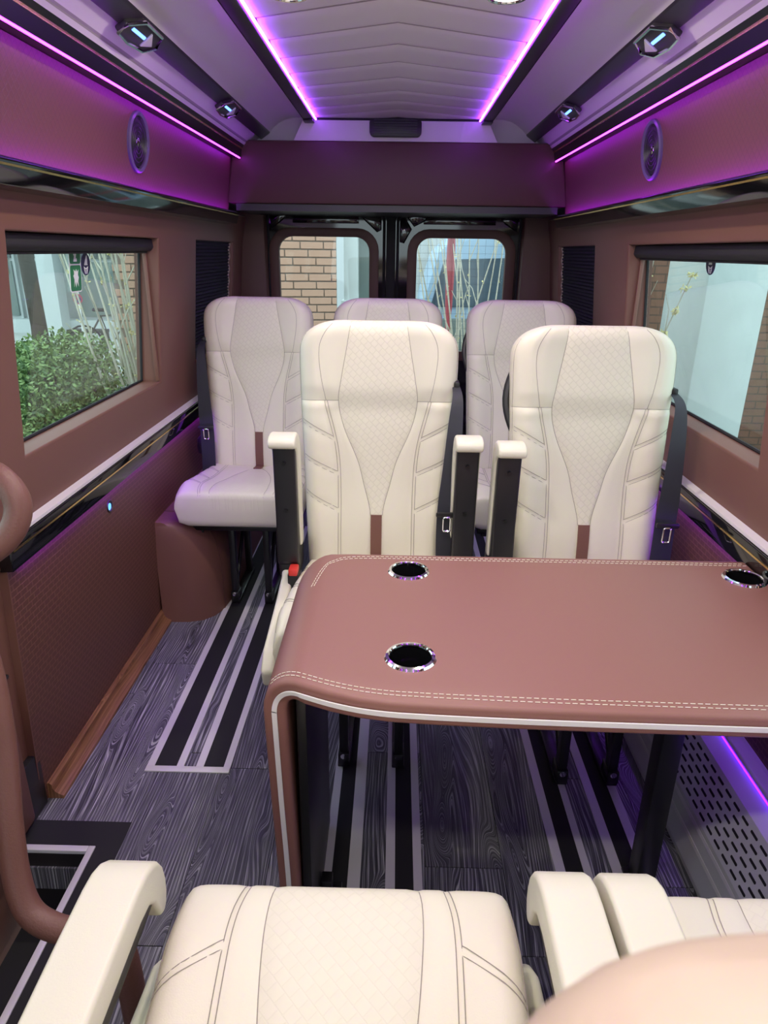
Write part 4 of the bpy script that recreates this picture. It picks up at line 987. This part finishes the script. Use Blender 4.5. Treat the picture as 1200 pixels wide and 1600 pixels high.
# ------------------------------------------------------------------ entry grab rail
gr = empty('grab_rail', (-.60, .80, 0)); tag(gr, 'brown leather wrapped curved grab rail beside the entry step', 'grab rail')
def ray_pt(p): return (p[0] + .60, p[1] - .80, p[2])
pts = [(-.72, 1.02, 1.005), (-.660, .98, 1.075), (-.595, .95, 1.085), (-.560, .935, 1.062), (-.553, .925, 1.03), (-.570, .91, .995), (-.62, .885, .955), (-.640, .865, .90), (-.612, .86, .868), (-.590, .84, .80), (-.575, .81, .70), (-.560, .765, .60), (-.546, .735, .53), (-.525, .715, .487), (-.490, .705, .468), (-.44, .70, .46)]
G().tube([ray_pt(p) for p in spline(pts, 6)], .0195, 12).build('rail_tube', M['brown_tube_shaded'], gr, smooth=True)
G().tube([ray_pt(p) for p in spline([(-.44, .70, .46), (-.40, .70, .44), (-.385, .70, .38), (-.385, .70, .0)], 6)], .0195, 12).build('rail_foot', M['brown_tube_shaded'], gr, smooth=True)
G().tube([ray_pt(p) for p in spline([(-.72, 1.02, 1.005), (-.80, 1.05, .95), (-.875, 1.06, .93)], 6)], .0195, 12).build('wall_end', M['brown_tube_shaded'], gr, smooth=True)
G().lathe([(.03, 0), (.03, .006)], ray_pt((-.385, .70, .0)), 'z', 16).build('floor_flange', M['black_steel'], gr)

# ------------------------------------------------------------------ tan front-cab seat backs right by the camera
def cab_seat(x, lab, wid):
    t = empty('cab_seat', (x, -.35, 0)); tag(t, lab, 'seat', 'tan cab seats')
    rec = R_(30); a = Vector((0, math.sin(rec), math.cos(rec))); nrm = Vector((0, math.cos(rec), -math.sin(rec))); base = Vector((0, -.10, .54))
    H = .90
    def xe(s):
        if s < H - .07: return wid
        q = (s - (H - .07)) / .07; return wid - .045 * (1 - max(0, 1 - q ** 2.2) ** .5)
    emb = lambda X, d, s: tuple(Vector((X, 0, 0)) + base + a * s + nrm * d)
    V, Fb, Fc, surf = pad_geo(H, .035, .05, xe, lambda s: min(.09, xe(s) * .5), lambda s: xe(s) - .050, lambda ax, s, e: 0, [], None, .05, .03, emb)
    b = link('backrest', mesh_from(V, Fb + Fc, 'backrest', M['tan']), t)
    g = G()
    for q in (-1, 1): g.tube([surf(q * (xe(s) - .050), s) for s in [i * H / 40 * .995 for i in range(41)]], .0007, 4)
    g.build('seam', mat('tan_seam' + str(round(x * 100)), (.55, .42, .30), .7), b)
    G().box(-wid, wid, -.62, -.12, .30, .46).build('cushion', M['tan'], t, bevel=.05, segs=4)
    G().box(-wid * .8, wid * .8, -.58, -.14, .0, .30).build('seat_box', M['black_plastic'], t, bevel=.02)
    return t
CAB_Y = -.291
c1 = cab_seat(.234, 'tan leather seat back right beside the camera, its top corner blurred', .235); c1.location.y = CAB_Y
c2_ = cab_seat(-.318, 'tan leather seat back across from the other tan one, almost out of view', .235); c2_.location.y = CAB_Y

# ------------------------------------------------------------------ outside
GZ = -.65
o = G().box(-40, 40, -15, 60, GZ - .2, GZ).build('ground', M['asphalt']); tag(o, 'grey asphalt ground outside the vehicle', 'ground', kind='structure')
o = G().box(-16, -1.4, 11.5, 17.2, GZ, GZ + .03).build('pavement', M['pave']); tag(o, 'pale paving before the office building', 'pavement', kind='structure')
o = G().box(-4.2, -1.35, 1.5, 5.9, GZ, GZ + .25).build('planting_bed', M['concrete_dk']); tag(o, 'raised grey planting bed under the bush', 'planter')

# office building seen through the bush window
bd = empty('office_building', (-8.5, 17.2, GZ)); tag(bd, 'pale office building with glass front beyond the bush', 'building')
def bx(x0, x1, y0, y1, z0, z1): return G().box(x0 + 8.5, x1 + 8.5, y0 - 17.2, y1 - 17.2, z0 - GZ, z1 - GZ)
bx(-16, -2.6, 17.2, 18.0, GZ, GZ + .35).build('base', M['facade'], bd)
bx(-16, -2.6, 17.6, 18.0, GZ + .35, 4.5).build('wall', M['concrete_dk'], bd)
bx(-16, -2.6, 16.9, 17.6, 1.75, 2.6).build('lintel', M['facade'], bd)
for xa, xb in ((-8.45, -8.05), (-5.6, -5.25), (-3.4, -3.0)): bx(xa, xb, 16.75, 17.2, GZ, 1.8).build('column', M['facade'], bd)
px = [(-12.2, -10.0, 'pane_dark'), (-9.9, -9.35, 'pane_mid'), (-9.25, -8.7, 'pane_mid'), (-7.95, -6.55, 'pane_mid'), (-6.45, -5.65, 'pane_dark'), (-5.2, -4.3, 'pane_dark'), (-4.2, -3.45, 'pane_dark')]
for xa, xb, k in px:
    f = bx(xa, xb, 17.5, 17.6, GZ + .35, 1.75).build('window_frame', M['facade'], bd)
    bx(xa + .06, xb - .06, 17.44, 17.52, GZ + .42, 1.05).build('pane', M[k], f); bx(xa + .06, xb - .06, 17.44, 17.52, 1.12, 1.7).build('pane', M['pane_dark'], f)
bx(-9.75, -9.5, 17.40, 17.44, .75, 1.15).build('poster', mat('poster_yellow', (.6, .5, .2), .6), bd)

tr = empty('street_tree', (-7.0, 13.6, GZ)); tag(tr, 'thick dark tree trunk standing before the office building', 'tree')
G().tube([(0, 0, 0), (.0, 0, .6), (-.03, 0, 1.8), (-.05, 0, 3.2), (-.1, 0, 5)], [.17, .145, .14, .14, .13], 12).build('trunk', M['bark'], tr, smooth=True)
G().tube([(-.05, 0, 3.2), (.4, .2, 4.2), (.9, .3, 5.2)], [.09, .07, .05], 8).build('branch', M['bark'], tr, smooth=True)

ns = empty('no_parking_sign', (-5.60, 12.4, GZ)); tag(ns, 'small round red and blue no parking sign on a thin post', 'sign')
G().tube([(0, 0, 0), (0, 0, 1.35)], .02, 8).build('post', M['silver'], ns, smooth=True)
G().lathe([(.085, 0), (.085, .008)], (0, -.035, 1.19), 'y', 24).build('disc', M['red_sign'], ns)
G().lathe([(.062, 0), (.062, .004)], (0, -.040, 1.19), 'y', 24).build('blue_field', M['blue_sign'], ns)
for a in (45, -45): G().box(-.062, .062, -.044, -.040, -.008, .008).xf(Matrix.Translation((0, 0, 1.19)) @ Matrix.Rotation(R_(a), 4, 'Y')).build('cross_bar', M['red_sign'], ns)
G().box(-.05, .05, -.03, -.022, 1.03, 1.075).build('white_plate', M['white_sign'], ns)

bn = empty('low_bench', (-6.35, 14.3, GZ)); tag(bn, 'dark low bench frame behind the bush', 'bench')
G().box(-.38, .38, -.15, .15, .40, .46).build('seat_slab', M['dark_metal'], bn)
for q in (-1, 1): G().box(q * .34 - .03, q * .34 + .03, -.14, .14, 0, .40).build('leg', M['dark_metal'], bn)

bc = empty('bicycle', (-5.35, 13.0, GZ)); tag(bc, 'dark parked bicycle behind the twigs beside the bench', 'bicycle')
for q in (-.5, .5):
    wl_ = [(q + .33 * math.cos(k * PI / 10), 0, .34 + .33 * math.sin(k * PI / 10)) for k in range(21)]
    G().tube(wl_, .02, 6).build('wheel', M['black_rubber'], bc, smooth=True)
G().tube([(-.5, 0, .34), (-.15, 0, .85), (.38, 0, .9), (.0, 0, .32), (-.15, 0, .85), (0, 0, .32), (-.5, 0, .34)], .018, 6).build('bike_frame', M['dark_metal'], bc)
G().tube([(.5, 0, .34), (.38, 0, .9), (.33, 0, 1.02), (.33, .2, 1.04)], .016, 6).build('fork', M['dark_metal'], bc)
G().box(-.28, -.05, -.06, .06, .93, .99).build('saddle', M['black_rubber'], bc, bevel=.02)

# bush made of many small leaves
def bush(name, blobs, n, lab, mats, size, base):
    t = empty(name, base); tag(t, lab, 'bush'); rnd = random.Random(hash(name) % 1000 if False else len(lab))
    tot = sum(b[3] * b[4] * b[5] for b in blobs)
    for mi, mm in enumerate(mats):
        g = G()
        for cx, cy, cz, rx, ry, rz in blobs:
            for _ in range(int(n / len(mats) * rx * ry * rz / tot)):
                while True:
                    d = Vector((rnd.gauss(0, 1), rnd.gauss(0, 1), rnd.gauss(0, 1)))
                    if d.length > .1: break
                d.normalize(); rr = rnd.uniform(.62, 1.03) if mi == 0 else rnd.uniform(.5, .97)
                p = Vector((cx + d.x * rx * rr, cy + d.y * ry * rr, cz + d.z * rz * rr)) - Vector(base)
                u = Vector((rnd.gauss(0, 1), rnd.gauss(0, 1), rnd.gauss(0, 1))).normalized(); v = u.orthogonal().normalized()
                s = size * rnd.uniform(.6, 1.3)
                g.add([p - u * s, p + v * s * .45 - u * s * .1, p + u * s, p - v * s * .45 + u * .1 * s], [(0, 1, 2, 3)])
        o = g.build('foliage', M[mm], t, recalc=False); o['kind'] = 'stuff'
    for cx, cy, cz, rx, ry, rz in blobs:
        for k in range(4):
            e = Vector((cx + rnd.uniform(-.5, .5) * rx, cy + rnd.uniform(-.5, .5) * ry, cz + rnd.uniform(0, .6) * rz)) - Vector(base)
            G().tube([(rnd.uniform(-.15, .15), rnd.uniform(-.2, .2), 0), e * .55 + Vector((0, 0, .05)), e], [.014, .01, .005], 5).build('stem', M['bark'], t)
    return t
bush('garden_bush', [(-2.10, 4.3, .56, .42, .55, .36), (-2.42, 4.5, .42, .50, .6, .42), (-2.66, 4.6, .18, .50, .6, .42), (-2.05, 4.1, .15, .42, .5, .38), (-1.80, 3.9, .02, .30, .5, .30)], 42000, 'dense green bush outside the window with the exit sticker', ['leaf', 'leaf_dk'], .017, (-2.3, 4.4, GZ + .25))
bush('low_plant', [(-5.35, 9.4, -.30, .45, .5, .30)], 1200, 'small bright green plant at the foot of the tree trunk', ['leaf'], .07, (-5.35, 9.4, GZ))

def twigs(name, base, tops, lab, buds, r0=.011, bend=.12, bsize=.012, seed=1):
    t = empty(name, base); tag(t, lab, 'shrub'); rnd = random.Random(seed); B = Vector(base)
    gb = G()
    for tp in tops:
        e = Vector(tp) - B; st_ = Vector((rnd.uniform(-.04, .04), rnd.uniform(-.04, .04), 0))
        mid = st_.lerp(e, .5) + Vector((rnd.uniform(-bend, bend), rnd.uniform(-bend, bend), rnd.uniform(0, bend)))
        pts = spline([st_, mid, e], 8); n = len(pts)
        G().tube(pts, [r0 * (1 - .72 * i / n) for i in range(n)], 5).build('branch', M['twig'], t, smooth=True)
        for _ in range(2):
            i = rnd.randrange(n // 3, n - 2); q = pts[i] + Vector((rnd.uniform(-.18, .18), rnd.uniform(-.18, .18), rnd.uniform(.12, .35)))
            G().tube([pts[i], pts[i].lerp(q, .5) + Vector((rnd.uniform(-.02, .02), 0, .02)), q], [r0 * .4, r0 * .3, r0 * .2], 4).build('side_twig', M['twig'], t)
        for _ in range(buds):
            i = rnd.randrange(n // 4, n); p = pts[i] + Vector((rnd.uniform(-1, 1), rnd.uniform(-1, 1), rnd.uniform(-1, 1))) * bsize
            for k in range(4):
                u = Vector((rnd.gauss(0, 1), rnd.gauss(0, 1), rnd.gauss(0, 1))).normalized(); v = u.orthogonal().normalized(); s = bsize * rnd.uniform(.6, 1.2)
                gb.add([p, p + u * s + v * s * .45, p + u * s * 1.8, p + u * s - v * s * .45], [(0, 1, 2, 3)])
    if buds: o = gb.build('buds', M['bud'], t, recalc=False); o['kind'] = 'stuff'
    return t
rt_ = random.Random(3)
tops = []
for k in range(20):
    f = k / 19; yy = 4.3 + rt_.uniform(-.25, .35)
    xx = -(2.15 - 0.72 * f) * yy / 4.5 + rt_.uniform(-.05, .05); tops.append((xx, yy, 1.62 + rt_.uniform(-.25, .25)))
twigs('bare_shrub', (-1.52, 4.35, GZ + .25), tops, 'bare shrub with pale twigs and yellow buds outside the bush window', 11, r0=.013, seed=4)

# right: concrete pillar, far brick wall, blossoming twig
o = G().box(-.18, .18, -.32, .32, 0, 4.4).build('concrete_pillar', M['concrete'], None, bevel=.012); o.location = (1.98, 4.52, GZ)
tag(o, 'tall pale concrete pillar outside the heater side window', 'pillar')
twigs('blossom_twig', (1.12, 4.05, GZ), [(1.52, 3.75, 1.30), (1.36, 3.78, 1.62)], 'single blossoming twig leaning before the concrete pillar', 60, r0=.008, bend=.04, bsize=.014, seed=9)
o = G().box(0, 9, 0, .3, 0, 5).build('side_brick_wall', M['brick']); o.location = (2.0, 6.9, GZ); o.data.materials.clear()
bmx = line_mat('brown_far_brick', (.20, .10, .065), (.09, .06, .045), 0, 2, .85, .22, .075, .008, .5); o.data.materials.append(bmx)  # far wall in a darker brown brick
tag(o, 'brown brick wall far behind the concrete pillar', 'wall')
pc = empty('parked_car', (4.6, 4.2, GZ)); tag(pc, 'dark parked car just showing beside the concrete pillar', 'car')
G().prism([(-2, .25), (2.1, .25), (2.15, .6), (2.0, .85), (1.0, .95), (.4, 1.4), (-1.2, 1.42), (-1.9, .95), (-2.1, .7)], 'x', -.85, .85).build('body', M['dark_metal'], pc, bevel=.06)
G().prism([(.95, .98), (.42, 1.34), (-1.1, 1.36), (-1.7, .98)], 'x', -.87, .87).build('glasshouse', M['van_dark'], pc, bevel=.02)
for y in (-1.3, 1.35): G().lathe([(.3, -.9), (.32, -.85), (.32, .85), (.3, .9)], (0, y, .32), 'x', 20).build('wheel', M['black_rubber'], pc, smooth=True)

# behind: brick wall built of bricks
bw = empty('brick_wall', (-.60, 7.1, GZ)); bw.rotation_euler = (0, 0, R_(12)); tag(bw, 'orange brick wall behind the back doors', 'wall')
G().box(-2.1, 0, .012, .3, 0, 3.6).build('mortar_backing', M['mortar'], bw)
bme = G().box(-.1075, .1075, 0, .03, 0, .0605).mesh('brick', M['brick'], bevel=.003, segs=1)
bhe = G().box(-.052, .052, 0, .03, 0, .0605).mesh('brick', M['brick'], bevel=.003, segs=1)
for r_ in range(15, 33):
    z = r_ * .0735
    off = .05 + (.075 * (r_ % 3))
    xk = -.004; first = True
    hd = off
    b_ = link('brick', G().box(-(hd - .006), 0, 0, .03, 0, .0605).mesh('brick', M['brick'], bevel=.003, segs=1), bw); b_.location = (xk, 0, z); xk -= hd + .004
    while xk > -1.98:
        if xk - .2255 > -2.1:
            b_ = link('brick', bme, bw); b_.location = (xk - .1075, 0, z)
        else:
            b_ = link('brick', G().box(-2.1 - xk, 0, 0, .03, 0, .0605).mesh('brick', M['brick'], bevel=.003, segs=1), bw); b_.location = (xk, 0, z)
        xk -= .2255
# concrete frame and grey window beyond the brick wall
cf = empty('concrete_doorframe', (-.44, 7.6, GZ)); tag(cf, 'pale concrete frame beside the orange brick wall', 'doorframe')
G().box(-.13, .02, 0, .3, 0, 3.5).build('jamb', M['concrete'], cf, bevel=.01); G().box(-.16, .08, -.03, .3, 0, 1.55).build('plinth', M['concrete'], cf, bevel=.01); G().box(.02, 1.2, 0, .3, 2.30, 3.5).build('lintel', M['concrete'], cf)
G().box(.02, .5, .2, .25, 0, 2.30).build('pane', M['pane_mid'], cf)
# hall front with columns behind the twigs
hf = empty('colonnade', (1.6, 13.0, GZ)); tag(hf, 'pale colonnade with window panes far behind the twigs', 'building')
G().box(-3, 4, .5, .8, 0, 6).build('back_wall', M['facade'], hf)
for x in (-.98, .55, 1.35): G().box(x, x + .22, 0, .3, 0, 6).build('column', M['facade'], hf)
for x in (-.7, -.2): G().box(x, x + .42, .44, .5, .4, 2.2).build('pane', M['pane_mid'], hf)
for x in (.8, 1.7): G().box(x, x + .4, .44, .5, .2, 3).build('pane', M['pane_dark'], hf)
# blue van
bv = empty('blue_van', (.95, 9.6, GZ)); tag(bv, 'light blue van parked behind the twigs at the back', 'van')
G().prism([(-.62, .25), (-.66, .9), (-.60, 1.45), (-.42, 2.05), (-.2, 2.25), (.62, 2.25), (.62, .25)], 'y', 0, 2.4).build('body', M['van_blue'], bv, bevel=.06)
G().prism([(-.50, 1.35), (-.34, 1.95), (.5, 1.98), (.5, 1.35)], 'y', -.02, .03).build('rear_pane', M['van_dark'], bv)
G().box(-.56, .55, -.05, .05, .28, .62).build('bumper', M['dark_metal'], bv, bevel=.03)
G().box(-.50, .50, -.02, .02, .70, 1.20).build('tailgate', M['pane_mid'], bv, bevel=.02)
for x in (-.57, .47): G().box(x, x + .1, -.03, .03, .75, 1.15).build('tail_lamp', M['red_sign'], bv, bevel=.01)
for x in (-.5, .5): G().lathe([(.3, -.1), (.3, .1)], (x, .6, .3), 'x', 18).build('wheel', M['black_rubber'], bv)
rp = empty('red_post', (.61, 8.4, GZ)); tag(rp, 'red rounded post standing among the twigs', 'post')
G().lathe([(.03, 0), (.03, 1.3), (.042, 1.45), (.05, 1.8), (.048, 2.1), (.035, 2.4), (.01, 2.5)], (0, 0, 0), 'z', 16).build('post_body', M['red_post'], rp, smooth=True)
G().box(-.12, .12, -.12, .12, 0, .05).build('foot', M['dark_metal'], rp)
rt2 = random.Random(12); tops = []
for k in range(15): tops.append((.10 + .70 * k / 14 + rt2.uniform(-.08, .08), 5.6 + rt2.uniform(-.3, .3), 1.65 + rt2.uniform(-.2, .3)))
twigs('bare_bush', (.46, 5.55, GZ), tops, 'bare pale twigged bush right behind the back door window', 5, r0=.011, bend=.12, seed=6)
